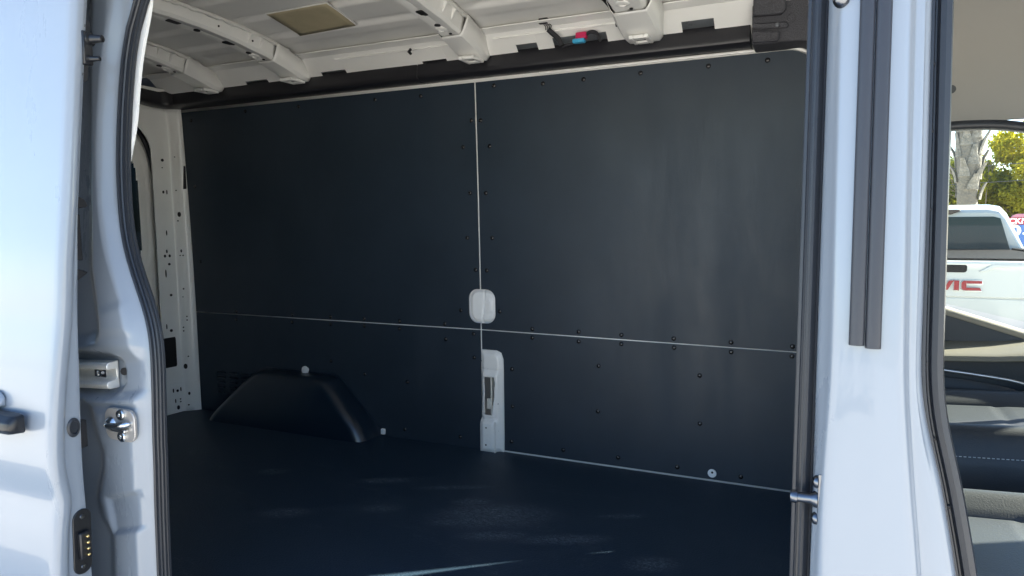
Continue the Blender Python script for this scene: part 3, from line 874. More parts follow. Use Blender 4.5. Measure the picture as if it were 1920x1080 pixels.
PROFILE = [(-.012,-.006),(-.0125,.002),(-.010,.006),(-.008,.0045),(-.0065,.007),(-.003,.011),(0,.012),(.002,.0105),(.0022,.0075),(.004,.0075),(.0062,.0085),(.0075,.006),(.0060,.003),(.0085,.002),(.0105,.0012),(.0108,-.0015),(.0090,-.003),(.0115,-.0045),(.012,-.009),(.010,-.011),(0,-.011)]
def sweep_seal(path, prof, flip=1, scale=1.0):
    n = Vector((0, -1, 0)); rings = []
    P = [Vector(p) for p in path]
    for i, p in enumerate(P):
        t = (P[min(i+1, len(P)-1)] - P[max(i-1, 0)]).normalized()
        nn = (n - t*n.dot(t)).normalized(); a = t.cross(nn)*flip
        rings.append([p + a*q[0]*scale + nn*q[1]*scale for q in prof])
    return MB().loft(rings, True, True)
path = [(x_in(z)*(1.066+tum(z))/(1.05+tum(z))-.0146, .055+tum(z), z) for z in np.linspace(.74, 2.20, 120)]
path += [(x, .055+tum(z), z) for x, z in ((-1.462, 2.26), (-1.435, 2.31), (-1.36, 2.335), (-1.25, 2.34), (-.6, 2.34), (-.2, 2.335), (-.09, 2.315), (-.045, 2.27))]
path += [(-.0175, .055+tum(z), z) for z in np.linspace(2.20, .74, 50)]
obj("opening_seal", sweep_seal(path, PROFILE, 1, 1.22), "rubber", VAN, 22, label="ribbed black rubber seal round the side door opening")
# painted return flange just inside the seal
def flange():
    rows = []
    for z in np.linspace(.70, 2.30, 80):
        x = x_in(min(z, 2.26)); y = .058 + tum(z)
        w = -.05 + .043*sstep(np.array([z-1.90]), .12)[0] + .005*sstep(np.array([z-2.12]), .12)[0]
        rows.append([(x-.03, y+.010, z), (x-.008+w, y+.014, z), (x-.008+w, y+.020, z), (x-.11, y+.07, z), (x-.24, y+.11, z)])
    return grid_mesh(MB(), np.array(rows))
obj("opening_flange", flange(), "paint_in", VAN, 50, solid=.002)

def x_seal(z): return x_in(z)*(1.066+tum(z))/(1.05+tum(z))-.0146
def jamb():
    zs = np.linspace(.50, 2.38, 380); ss = np.linspace(0, 1, 130)
    Zg = np.repeat(zs[:, None], len(ss), 1)
    xo_ = np.array([x_seal(z) for z in zs]) - .004
    Xg = -1.86 + (xo_[:, None] + 1.86)*ss[None, :]
    T = np.array([tum(z) for z in zs])[:, None]
    h = np.zeros_like(Xg)
    upper = [(-1.60, 2.45), (-1.585, 2.1), (-1.567, 1.774), (-1.562, 1.65), (-1.534, 1.535), (-1.530, 1.505), (-1.540, 1.485), (-1.575, 1.470), (-1.70, 1.462), (-1.70, 1.445), (-1.41, 1.455), (-1.398, 1.47), (-1.400, 1.53), (-1.425, 1.60), (-1.47, 1.69), (-1.505, 1.80), (-1.512, 2.0), (-1.49, 2.45)]
    h += .022*sstep(sdf_poly(Xg, Zg, upper), .026)
    # soft facets on the upper bulge
    h += .006*sstep(sdf_poly(Xg, Zg, [(-1.515, 1.55), (-1.432, 1.57), (-1.418, 1.505), (-1.51, 1.500)]), .014)
    chan = [(-1.9, 1.342), (-1.9, 1.446), (-1.50, 1.446), (-1.468, 1.436), (-1.458, 1.41), (-1.458, 1.385), (-1.472, 1.368), (-1.50, 1.355)]
    h -= .022*sstep(sdf_poly(Xg, Zg, chan), .012)
    ledge = [(-1.9, 1.308), (-1.9, 1.342), (-1.47, 1.352), (-1.40, 1.368), (-1.383, 1.37), (-1.383, 1.348), (-1.40, 1.342)]
    h += .014*sstep(sdf_poly(Xg, Zg, ledge), .010)
    lower = [(-1.56, 1.335), (-1.545, 1.28), (-1.518, 1.22), (-1.522, 1.18), (-1.548, 1.108), (-1.535, 1.06), (-1.505, 1.02), (-1.512, .90), (-1.52, .40), (-1.36, .40), (-1.366, 1.085), (-1.387, 1.147), (-1.390, 1.338)]
    h += .020*sstep(sdf_poly(Xg, Zg, lower), .028)
    dent = [(-1.504, 1.112), (-1.400, 1.142), (-1.372, 1.08), (-1.385, 1.06), (-1.490, 1.030)]
    h -= .010*sstep(sdf_poly(Xg, Zg, dent), .008)
    edge = sdf_poly(Xg, Zg, [(-1.386, 1.335), (-1.36, 1.335), (-1.34, 1.05), (-1.36, .5), (-1.372, .5), (-1.366, 1.08), (-1.386, 1.15)])
    h -= .006*sstep(edge, .006)
    # spot-weld dimples
    for x, z in ((-1.505, 1.302), (-1.505, 1.345), (-1.455, 1.347), (-1.50, 1.235), (-1.485, 1.21), (-1.405, 1.215), (-1.40, 1.30), (-1.395, 1.41), (-1.405, 1.46)):
        h -= .0022*np.exp(-(((Xg-x)/.0045)**2 + ((Zg-z)/.0045)**2))
    fade = sstep(xo_[:, None]-.020-Xg, .016)
    h = h*fade
    Y = .038 + T - h
    # roll the right edge in under the seal
    er = np.clip((ss[None, :]-.94)/.06, 0, 1)
    Y = Y + .010*er*er
    return grid_mesh(MB(), np.stack([Xg, Y, Zg], -1))
jb = obj("quarter_jamb", jamb(), "paint", VAN, 70, label="glossy white pressed jamb behind the side door opening")
# quarter panel further back and its inner face
obj("quarter_panel", grid_mesh(MB(), np.array([[(x, -.0+tum(z), z) for x in (-3.5, -1.84)] for z in np.linspace(.36, 2.5, 40)])), "paint", VAN, 60, solid=.004)
obj("quarter_return", grid_mesh(MB(), np.array([[(-1.842+.0*k, y+tum(z), z) for k, y in ((0, 0.0), (1, .06))] for z in np.linspace(.36, 2.5, 40)])), "paint", VAN, 60)
obj("quarter_liner", grid_mesh(MB(), np.array([[(x, .14+tum(z), z) for x in (-3.36, -1.76)] for z in np.linspace(FL, 2.42, 20)])), "liner", VAN, 60, solid=.004)
obj("opening_header", grid_mesh(MB(), np.array([[(x, y+.09, z) for y, z in ((0.0, 2.52), (-.01, 2.44), (.0, 2.36), (.06, 2.345), (.20, 2.40), (.24, 2.53))] for x in (-3.5, -1.5, -.02, 1.0)])), "paint", VAN, 60, solid=.003)

# slide rail in the recess
ra = MB()
RY = .060 + tum(1.40)
def zr(x): return 1.400 + (x+1.52)*.06
ring_prof = [(RY-.004, .030), (RY-.030, .028), (RY-.034, .022), (RY-.034, .014), (RY-.030, .012), (RY-.012, .012), (RY-.010, .008), (RY-.010, -.010), (RY-.014, -.014), (RY-.032, -.016), (RY-.036, -.022), (RY-.034, -.030), (RY-.028, -.034), (RY-.004, -.034)]
rings = [[(x, y, zr(x)+dz) for y, dz in ring_prof] for x in (-2.9, -1.60, -1.53, -1.498)]
rail_o = obj("slide_rail", ra.loft(rings, True, True), "galv", VAN, 30, bevel=.0015, label="bare metal slide rail in the white jamb")
obj("rail_pocket", MB().box(-1.575, -1.535, RY-.0112, RY-.009, zr(-1.55)-.010, zr(-1.55)+.011), "dark_steel", rail_o)
obj("rail_bolt", MB().lathe([(.0095, 0), (.0095, .004), (.006, .0042), (.005, .001), (.001, .001)], (-1.555, RY-.011, zr(-1.555)), (0,-1,0), 16), "steel", rail_o, 30)
obj("jamb_hole", MB().lathe([(.009, 0), (.009, .002)], (-1.462, .054, 1.410), (.5,-1,0), 16), "hole", jb)
# striker plate
SPY = .0155 + tum(1.30)
sp = obj("striker", MB().prism(rrect(-1.436, 1.297, .098, .074, .022, 6), 'y', SPY-.0035, SPY+.004), "striker_plate", VAN, 40, bevel=.0015, label="chromed striker loop on its plate below the slide rail")
for z in (1.322, 1.272):
    obj("striker_bolt", MB().lathe([(.0125, 0), (.0125, .004), (.0105, .006), (.0045, .0065), (.004, .003), (.001, .003)], (-1.428, SPY-.0035, z), (0,-1,0), 18), "steel", sp, 40)
loop = spline([(-1.466, SPY, 1.297), (-1.466, SPY-.010, 1.297), (-1.458, SPY-.017, 1.297), (-1.44, SPY-.018, 1.298), (-1.418, SPY-.017, 1.301), (-1.406, SPY-.011, 1.303), (-1.402, SPY, 1.303)], 5)
obj("loop", MB().tube(loop, .0072, 12), "steel", sp, 60)
obj("collar", MB().lathe([(.017, 0), (.016, .004), (.011, .009), (.008, .011)], (-1.464, SPY-.003, 1.297), (0,-1,0), 20), "steel", sp, 50)
obj("loop_web", MB().box(-1.452, -1.405, SPY-.016, SPY-.004, 1.284, 1.291), "steel", sp, bevel=.002)

# sliding door, pushed back along the quarter
YO = [(2.50, .020), (2.212,-.027),(1.816,-.073),(1.684,-.09),(1.552,-.103),(1.454,-.119),(1.38,-.130),(1.324,-.137),(1.247,-.142),(1.205,-.138),(1.182,-.130),(1.15,-.134),(1.121,-.141),(1.021,-.150),(.80,-.158),(.45,-.150)]
YI = [(2.50, .050), (2.222,.008),(1.817,-.039),(1.682,-.047),(1.546,-.058),(1.443,-.061),(1.304,-.068),(1.222,-.07),(.976,-.066),(.45,-.06)]
zY, yY = smooth_table(YO, .01, 2)
zI, yI_ = smooth_table(YI, .01, 4)
def y_o(z): return float(np.interp(z, zY, yY))
def y_i(z): return float(np.interp(z, zI, yI_))
def sliding_door():
    rows = []
    for z in np.linspace(.45, 2.46, 260):
        o, i = y_o(z), y_i(z)
        sec = [(-2.74, i+.004), (-1.70, i+.004), (-1.466, i+.002), (-1.452, i), (-1.4455, i-.001), (-1.441, i-.0035), (-1.4398, i-.007), (-1.4395, .5*(i+o+.030)), (-1.4395, o+.033), (-1.4385, o+.0295), (-1.4355, o+.0275), (-1.4340, o+.022), (-1.4340, o+.014), (-1.4360, o+.007), (-1.4405, o+.0022), (-1.447, o+.0004), (-1.458, o)]
        sec += [(x, o - .006*math.sin((x+1.458)/(-1.25)*math.pi)) for x in (-1.48, -1.52, -1.6, -1.7, -1.8, -2.0, -2.2, -2.4, -2.6, -2.74)]
        rows.append([(p[0], p[1], z) for p in sec])
    return grid_mesh(MB(), np.array(rows))
sd = obj("sliding_door", sliding_door(), "paint", VAN, 60, label="glossy white sliding side door pushed back along the van")
# outer handle at the picture's edge
hz = 1.338; hy = y_o(hz)
hd = obj("door_handle", MB().loft([[(x, hy-.012+dy*s, hz+dz*s) for dy, dz in ((.0, .021), (-.022, .019), (-.034, .008), (-.036, -.008), (-.026, -.019), (0, -.022))] for x, s in ((-1.500, .70), (-1.504, .90), (-1.515, 1.0), (-1.62, 1.05), (-1.74, 1.0))], True, True), "plastic_black", sd, 50, bevel=.002, label="dark pull handle on the sliding door")
obj("handle_surround", MB().loft([[(x, hy+dy*s+.002, hz+.030+dz*s) for dy, dz in ((.0, .034), (-.020, .026), (-.030, .008), (-.030, -.006), (0, -.012))] for x, s in ((-1.585, .4), (-1.595, .7), (-1.61, .85), (-1.74, .85))], True, True), "paint", hd, 50, bevel=.003)
# fittings on the edge of the sliding door
def edge_pt(u, z): return -1.4395
ye = lambda z: .5*(y_i(z)+y_o(z)+.030)
gz = 1.320
gy = ye(gz)-.001
gr = obj("grommet", MB().lathe([(.0135, 0), (.0145, .002), (.0125, .0045), (.0095, .0048), (.009, .0012), (.0005, .001)], (-1.4393, gy, gz), (1, 0, 0), 24), "rubber", sd, 50, label="round black grommet in the door edge")
gr.data.transform(Matrix.Translation((0, gy, gz)) @ Matrix.Diagonal((1, 1.0, 1.45, 1)) @ Matrix.Translation((0, -gy, -gz)))
cz0 = 1.068
cp = MB().prism(rrect(0, cz0, .040, .142, .0195, 7), 'x', 0, .004)
cp.v = [(-1.4395+v[0], ye(v[2])+.004+v[1], v[2]) for v in [(p[0], p[1], p[2]) for p in cp.v]]
ct = obj("contact_plate", cp, "plastic_black", sd, 40, bevel=.0012, label="black contact plate with gold pins on the door edge")
cyy = ye(cz0)
obj("contact_block", MB().box(-1.4360, -1.424, cyy-.008, cyy+.017, cz0-.036, cz0+.024), "plastic_black", ct, bevel=.003)
for k in range(4):
    obj("contact_pin", MB().lathe([(.0032, 0), (.0032, .005), (.0018, .0065)], (-1.4242, cyy+.006, cz0-.026+k*.0135), (1, 0, 0), 10), "gold", ct)
for dz in (.055, -.055):
    obj("plate_screw", MB().lathe([(.0055, 0), (.0045, .002), (.001, .0024)], (-1.4356, ye(cz0+dz)+.004, cz0+dz), (1, 0, 0), 12), "dark_steel", ct)
# guide plate with two pegs at the top of the door edge
gp = MB().prism(rrect(0, 2.115, .024, .132, .009, 5), 'x', 0, .006)
gp.v = [(-1.446+v[0], y_i(v[2])-.002+v[1], v[2]) for v in gp.v]
go = obj("guide_plate", gp, "plastic_black", sd, 40, bevel=.001, label="black guide plate with two pegs high on the door edge")
for z, r, ln in ((2.140, .010, .036), (2.098, .0065, .032)):
    yb = y_i(z)+.004
    obj("peg", MB().lathe([(r*1.5, 0), (r*1.5, .010), (r, .012), (r*.8, ln*.8), (r*.75, ln), (r*.3, ln+.002)], (-1.442, yb, z), (1, .35, 0), 14), "plastic_black", go, 40)
obj("peg_base", MB().box(-1.443, -1.431, y_i(2.12)-.010, y_i(2.12)+.012, 2.085, 2.155), "plastic_black", go, bevel=.003)
for k in range(4):
    z = 2.065+k*.034
    obj("plate_screw", MB().lathe([(.004, 0), (.003, .002)], (-1.440, y_i(z)-.004, z), (1, 0, 0), 10), "dark_steel", go)
# wedge bumpers and a slim cover behind the door edge
for z0, z1, z2 in ((1.815, 1.795, 1.780), (1.660, 1.652, 1.624)):
    yy = y_i(z1)
    mb = MB().loft([[(-1.475, yy+.002, z2), (-1.475, yy+.002, z0), (-1.475, yy+.026, z0-.010), (-1.475, yy+.034, z1-.004), (-1.475, yy+.030, z1-.010)], [(-1.448, yy+.002, z2+.006), (-1.448, yy+.002, z0-.006), (-1.448, yy+.018, z0-.014), (-1.448, yy+.024, z1-.006), (-1.448, yy+.020, z1-.010)]], True, True)
    obj("wedge_bumper", mb, "hole", sd, 30, bevel=.0015)
obj("edge_cover", MB().box(-1.470, -1.452, y_i(1.72)+.001, y_i(1.72)+.013, 1.672, 1.770), "hole", sd, bevel=.002)
obj("edge_buffer", MB().box(-1.468, -1.450, y_i(1.3)+.001, y_i(1.3)+.017, 1.266, 1.326), "hole", sd, bevel=.002)

# ------------------------------------------------------------------ door pillar between the side door and the cab door
HL = [(2.45,.097),(2.03,.097),(1.779,.099),(1.528,.103),(1.459,.109),(1.403,.114),(1.279,.127),(1.0,.150),(.5,.17)]
FO = [(2.45,.123),(2.035,.123),(1.78,.125),(1.524,.125),(1.467,.133),(1.398,.152),(1.274,.174),(1.0,.215),(.5,.26)]
BLX = [(2.45,.009),(2.04,.009),(1.78,.011),(1.52,.013),(1.387,.006),(1.25,.004),(.5,.004)]
zh, xh = smooth_table(HL, .01, 3); zf, xf = smooth_table(FO, .01, 3); zb_, xb_ = smooth_table(BLX, .01, 5)
def bpillar():
    rows = []
    for z in np.linspace(.45, 2.42, 260):
        hl = float(np.interp(z, zh, xh)); fo = float(np.interp(z, zf, xf)); bl = float(np.interp(z, zb_, xb_)); t = tum(z)
        dip = .004*math.exp(-((z-1.36)/.10)**2)
        sec = [(-.030, .13), (-.014, .085), (-.006, .060), (-.003, .040), (bl-.008, .026), (bl-.003, .016), (bl+.001, .0075), (bl+.006, .003), (bl+.016, .0004), (.5*(bl+hl)-.01, -.0015+dip*.3), (.5*(bl+hl)+.015, -.0015), (hl-.020, .000), (hl-.010, .0014), (hl-.004, .0042), (hl, .0085), (hl+.003, .015), (hl+.006, .022), (.5*(hl+fo)+.004, .027), (fo-.008, .031), (fo-.003, .036), (fo, .044), (fo+.002, .055), (fo+.012, .075)]
        sec = spline(sec, 3)
        rows.append([(p[0], p[1]+t, z) for p in sec])
    return grid_mesh(MB(), np.array(rows))
bp = obj("door_pillar", bpillar(), "paint", VAN, 80, label="glossy white body pillar between side opening and cab")
# two dark rubber strips side by side on the pillar
for x0, x1, zb in ((.0345, .0535, 1.576), (.0540, .0735, 1.573)):
    rings = []
    for z in np.linspace(zb, 2.42, 40):
        c = .5*(x0+x1); w = .5*(x1-x0); t = tum(z)
        rings.append([(c+w*math.cos(R(a))*(1 if abs(math.cos(R(a))) > .2 else 1), -.0015+t-.009*math.sin(R(a))**.6, z) for a in (2, 15, 30, 50, 70, 90, 110, 130, 150, 165, 178)] + [(c-w, .006+t, z), (c+w, .006+t, z)])
    obj("rubber_strip", MB().loft(rings, True, True), "rubber_strip", bp, 35)
obj("edge_bump", MB().lathe([(.011, 0), (.010, .006), (.005, .010), (.001, .011)], (.012, .076, 2.043), (-.4, -1, .0), 16), "dark_steel", bp, 50)
# striker stud
STZ = 1.352
sy = .012+tum(STZ)
st = obj("striker_stud", MB().prism([(sy, STZ-.040), (sy+.012, STZ-.036), (sy+.014, STZ-.012), (sy+.020, STZ), (sy+.014, STZ+.012), (sy+.010, STZ+.034), (sy, STZ+.040)], 'x', .003, .009), "dark_steel", VAN, 40, bevel=.001, label="dark steel stud on the pillar edge pointing into the opening")
obj("stud", MB().lathe([(.012, 0), (.0115, .004), (.0075, .009), (.0070, .026), (.0092, .0265), (.0092, .034), (.008, .0355)], (.003, sy+.010, STZ+.0), (-1, 0, 0), 20), "dark_steel", st, 40)
for z in (STZ+.027, STZ-.026):
    obj("stud_rivet", MB().lathe([(.009, 0), (.0085, .004), (.005, .007), (.001, .008)], (.003, sy+.006, z), (-1, 0, 0), 16), "dark_steel", st, 50)

# cab door seal and trim
FI = [(2.037,.15),(1.78,.152),(1.522,.154),(1.465,.16),(1.395,.176),(1.27,.20),(1.0,.24),(.75,.27)]
zfi, xfi = smooth_table(FI, .01, 3)
path = [(.5*(float(np.interp(z, zfi, xfi))+float(np.interp(z, zf, xf)))+.001, .064+tum(z), z) for z in np.linspace(.80, 2.20, 90)]
path += [(x, .064+tum(z), z) for x, z in ((.145, 2.26), (.165, 2.31), (.22, 2.35), (.32, 2.365), (.7, 2.34), (.95, 2.28))]
FPROF = [(-.0150, -.01), (-.0165, .004), (-.0135, .012), (-.0095, .012), (-.0075, .006), (-.0055, .006), (-.0025, .014), (.004, .017), (.011, .012), (.0140, .000), (.0150, -.030), (.013, -.035)]
fs = obj("cab_door_seal", sweep_seal(path, FPROF), "rubber", VAN, 30, label="dark seal round the cab door opening with small clips")
for z in (1.955, 1.863, 1.757, 1.652, 1.549, 1.445, 1.355):
    x = float(np.interp(z, zf, xf))+.0055
    obj("clip", MB().lathe([(.0026, 0), (.0026, .004), (.001, .005)], (x, .058+tum(z), z), (0,-1,0), 10), "hole", fs)
# pale inner edge of the trim behind the seal, and the pillar trim inside the cab
rows = []
for z in np.linspace(.80, 2.36, 70):
    x = float(np.interp(z, zfi, xfi))
    rows.append([(x-.012, .07+tum(z), z), (x-.001, .078+tum(z), z), (x+.0005, .088+tum(z), z), (x-.02, .16+tum(z), z), (x-.14, .175+tum(z), z), (x-.165, .13+tum(z), z)])
obj("pillar_trim", grid_mesh(MB(), np.array(rows)), "cab_plastic", VAN, 40, solid=.003)

# ------------------------------------------------------------------ cab: headliner, driver's door, seats
def headliner():
    prof = spline([(.16, 2.36), (.35, 2.42), (.87, 2.46), (1.25, 2.445), (1.45, 2.395), (1.56, 2.30), (1.615, 2.19), (1.648, 2.085), (1.662, 2.048)], 6)
    xs = np.linspace(.02, 1.05, 16)
    return grid_mesh(MB(), np.array([[(x, y, z - .09*max(0, (x-.55)/.5)**2) for x in xs] for y, z in prof]))
hl_o = obj("headliner", headliner(), "headliner", VAN, 70, solid=.004, label="grey cloth headliner over the cab")
obj("headliner_clip", MB().lathe([(.014, 0), (.013, .003), (.001, .004)], (.355, 1.6275, 2.150), (0, -1, -.4), 14), "cab_plastic", hl_o)
# driver's door: inner panel, window frame, glass
def belt(x): return 1.441 - (x-.381)*.312
DD = obj("driver_door", MB().prism([(-.02, .72), (1.15, .72), (1.22, belt(1.22)-.02), (.9, belt(.9)), (.381, belt(.381)), (.15, belt(.15)), (-.02, belt(.0)-.02)], 'y', 1.700, 1.78), "cab_plastic", VAN, 30, bevel=.004, label="driver's door seen across the cab with dark trim panel")
obj("outer_skin", MB().prism([(-.05, .42), (1.28, .42), (1.28, belt(1.22)-.03), (.9, belt(.9)-.012), (.2, belt(.2)-.012), (-.05, belt(.0)-.03)], 'y', 1.785, 1.83), "paint", DD, 30, bevel=.01)
# sloping sill that caps the door under the glass
sl = MB()
sl.loft([[(x, 1.663, belt(x)-.022), (x, 1.660, belt(x)-.006), (x, 1.667, belt(x)+.002), (x, 1.702, belt(x)+.004), (x, 1.704, belt(x)-.03)] for x in (.0, .3, .6, .9, 1.2)], True, True)
obj("window_sill", sl, "sill_sunlit", DD, 40, bevel=.002)
obj("upper_panel", MB().loft([[(x, 1.668, belt(x)-.018), (x, 1.664, 1.335), (x, 1.705, 1.325), (x, 1.705, belt(x)-.018)] for x in (.0, .3, .45, .56, .60)], True, True), "cab_soft", DD, 40)
obj("ledge", MB().loft([[(x, 1.668, 1.338+b), (x, 1.560, 1.316+b), (x, 1.545, 1.306+b), (x, 1.545, 1.290+b), (x, 1.668, 1.28)] for x, b in ((.0, -.012), (.37, -.005), (.50, .002), (.58, .010), (.66, .022), (1.0, .03))], True, True), "ledge_sunlit", DD, 40, bevel=.003)
obj("centre_panel", MB().box(0, 1.05, 1.590, 1.70, 1.130, 1.297), "cab_soft", DD, bevel=.006)
obj("silver_strip", MB().tube(spline([(.20, 1.587, 1.262), (.36, 1.585, 1.250), (.46, 1.585, 1.241), (.55, 1.585, 1.230), (.60, 1.587, 1.215), (.62, 1.59, 1.19), (.61, 1.592, 1.165)], 5), .0052, 8), "silver", DD, 60)
obj("pad", MB().loft([[(x, 1.588, 1.245-b), (x, 1.577, 1.225-b), (x, 1.575, 1.165), (x, 1.590, 1.148)] for x, b in ((.1, -.005), (.36, .012), (.46, .022), (.55, .035), (.595, .055))], True, True), "cab_soft", DD, 60, bevel=.004)
obj("armrest", MB().loft([[(x, 1.59, 1.125+h), (x, 1.572, 1.118+h), (x, 1.556, 1.098+h), (x, 1.558, 1.01), (x, 1.59, .98)] for x, h in ((.0, -.05), (.30, -.03), (.42, -.002), (.52, .010), (.62, .012), (.9, .012))], True, True), "cab_soft", DD, 60, bevel=.006)
obj("lower_panel", MB().box(0, 1.05, 1.600, 1.70, .74, 1.128), "cab_plastic", DD, bevel=.006)
wf = spline([(.10, 1.672, 1.52), (.12, 1.672, 1.80), (.18, 1.670, 1.985), (.30, 1.666, 2.030), (.42, 1.664, 2.038), (.56, 1.664, 2.022), (.75, 1.668, 1.965), (1.0, 1.68, 1.80), (1.2, 1.70, 1.55), (1.26, 1.71, 1.25)], 6)
obj("window_frame", MB().tube(wf, .017, 10), "rubber", DD, 60)
gl = [(p[0], p[2]) for p in wf] + [(.1, belt(.1)-.01)]
obj("window_pane", MB().prism(gl, 'y', 1.712, 1.716), "glass", DD, 0)

def cushion(x0, x1, y0, y1, ztop, zbot, nx=14, ny=26, bol=.035, tilt=.03, name="cushion"):
    """seat cushion top with raised side bolsters"""
    xs = np.linspace(x0, x1, nx); ys = np.linspace(y0, y1, ny)
    rings = []
    mb = MB()
    X, Y = np.meshgrid(xs, ys)
    v = (Y-y0)/(y1-y0)
    u = (X-x0)/(x1-x0)
    edge = np.minimum(v, 1-v)
    b = bol*np.exp(-((edge-.13)/.075)**2)
    rnd = -.060*np.clip(1-edge/.09, 0, 1)**2 - .05*np.clip((u-.88)/.12, 0, 1)**2
    gro = -.010*np.exp(-((edge-.235)/.012)**2) - .007*np.exp(-((u-.55)/.012)**2)*(edge > .235)
    Z = ztop + b + rnd + gro + tilt*u
    grid_mesh(mb, np.stack([X, Y, Z], -1))
    # skirt
    o = len(mb.v); m, n = X.shape
    loopi = [i for i in range(n)] + [j*n+n-1 for j in range(1, m)] + [(m-1)*n+i for i in range(n-2, -1, -1)] + [j*n for j in range(m-2, 0, -1)]
    for i in loopi: mb.v.append((mb.v[i][0], mb.v[i][1], zbot))
    k = len(loopi)
    for i in range(k): mb.f.append((loopi[i], loopi[(i+1) % k], o+(i+1) % k, o+i))
    return mb
def seat(y0, y1, ztop, label, x0=.22, xb=.13, lean=.085):
    s = obj("seat", cushion(x0, x0+.52, y0, y1, ztop, ztop-.13, 40, 60), "seat_vinyl", VAN, 60, label=label)
    # base shell with a sweeping line
    obj("seat_base", MB().loft([[(x, y0+.02, ztop-.125), (x, y0-.004, ztop-.13+h), (x, y0-.004, ztop-.24+h*.5), (x, y0+.02, ztop-.42), (x, y1-.02, ztop-.42), (x, y1+.004, ztop-.24), (x, y1+.004, ztop-.13), (x, y1-.02, ztop-.125)] for x, h in ((x0-.02, .03), (x0+.12, .015), (x0+.3, -.02), (x0+.5, -.04))], True, True), "cab_plastic", s, 40, bevel=.005)
    # backrest
    rings = []
    for k in range(13):
        t = k/12; z = ztop-.02+.66*t; x = xb-lean*t
        w = .525*(y1-y0)*(1.0-.46*t**2); c = .5*(y0+y1); th = .055+.02*math.sin(t*math.pi)
        rings.append([(x+th*math.copysign(abs(math.cos(R(a)))**.6, math.cos(R(a))), c+w*math.copysign(abs(math.sin(R(a)))**.5, math.sin(R(a))), z) for a in range(0, 360, 15)])
    obj("backrest", MB().loft(rings, True, True), "seat_vinyl", s, 60, bevel=.02)
    rings = []
    for k in range(9):
        t = k/8; z = ztop+.70+.19*t; x = xb-lean-.01*t; sc = math.sin(math.pi*(.12+.76*t))**.35; c = .5*(y0+y1)
        rings.append([(x+.045*sc*math.cos(R(a)), c+.13*sc*math.copysign(abs(math.sin(R(a)))**.6, math.sin(R(a))), z) for a in range(0, 360, 20)])
    obj("headrest", MB().loft(rings, True, True), "seat_vinyl", s, 60)
    for dy in (-.06, .06):
        obj("headrest_post", MB().tube([(xb-lean, .5*(y0+y1)+dy, ztop+.60), (xb-lean-.005, .5*(y0+y1)+dy, ztop+.74)], .006, 8), "steel", s)
    return s
s1 = seat(1.01, 1.552, 1.165, "black vinyl driver's seat lit by a patch of sun", x0=.20, xb=.22, lean=.13)
# stitching along the near edge of the driver's cushion
pts = [(.24+.46*k/46, 1.0165, 1.128+.03*(.02+.46*k/46)/.52+.004) for k in range(47)]
for k in range(0, 46, 1):
    a, b = Vector(pts[k]), Vector(pts[k+1])
    if k == 0: stm = MB()
    stm.tube([a, a+(b-a)*.6], .0012, 5)
so = obj("stitching", stm, "stitch", s1, 0)
so["kind"] = "stuff"
hang([(.28, .995, 1.02), (.33, .990, 1.045), (.345, .985, 1.058)], .008, "cab_plastic", "buckle_stalk", s1)
obj("seat_belt_buckle", MB().prism([(.335, 1.066), (.362, 1.052), (.356, 1.040), (.329, 1.054)], 'y', .978, .996), "buckle_red", s1, 30, bevel=.002, label="red seat belt buckle button")
s2 = seat(.22, .78, 1.115, "black vinyl passenger seat nearest the door pillar", x0=.10, xb=.115, lean=.07)
obj("centre_console", MB().box(.35, 1.1, .86, 1.0, .74, .96), "cab_plastic", VAN, bevel=.02)
# cab floor, dash, windscreen surround
obj("cab_floor", MB().box(.13, 1.4, .08, 1.70, .60, .72), "cab_plastic", VAN)
obj("dashboard", MB().prism([(1.02, .75), (1.02, 1.25), (1.10, 1.42), (1.30, 1.48), (1.75, 1.42), (1.75, .75)], 'y', .12, 1.70), "cab_plastic", VAN, 40, bevel=.02)
obj("bonnet", MB().prism([(1.75, .5), (1.75, 1.40), (2.05, 1.30), (2.35, 1.05), (2.42, .5)], 'y', .05, 1.76), "paint", VAN, 40, bevel=.05)
for y0, y1 in ((.02, .10), (1.69, 1.77)):
    obj("windscreen_pillar", MB().prism([(.82, 2.38), (.96, 2.40), (1.78, 1.44), (1.66, 1.40)], 'y', y0, y1), "cab_plastic", VAN, 30, bevel=.01)
obj("windscreen", MB().prism([(.93, 2.44), (.94, 2.44), (1.76, 1.43), (1.75, 1.43)], 'y', .1, 1.69), "glass", VAN, 0)
obj("added_sun_blocker", MB().prism([(.93, 2.42), (.945, 2.42), (1.35, 1.925), (1.335, 1.925)], 'y', .12, 1.22), "silver", VAN, 0)  # added out of view to block sun coming through the windscreen
obj("added_sun_blocker", MB().prism([(1.335, 1.925), (1.35, 1.925), (1.74, 1.45), (1.725, 1.45)], 'y', .12, 1.66), "silver", VAN, 0)  # lower half of the added blocker; gap above shapes the seat sun patch
obj("front_quarter_trim", MB().prism([(.80, 1.99), (.93, 2.40), (.80, 2.40), (.60, 2.06)], 'y', 1.70, 1.76), "cab_plastic", VAN, 0)
obj("far_door_pillar", MB().box(.02, .374, 1.70, 1.80, .70, 2.42), "cab_plastic", VAN, bevel=.01)
obj("windscreen_header", MB().box(.84, 1.0, .05, 1.74, 2.40, 2.47), "headliner", VAN, bevel=.01)

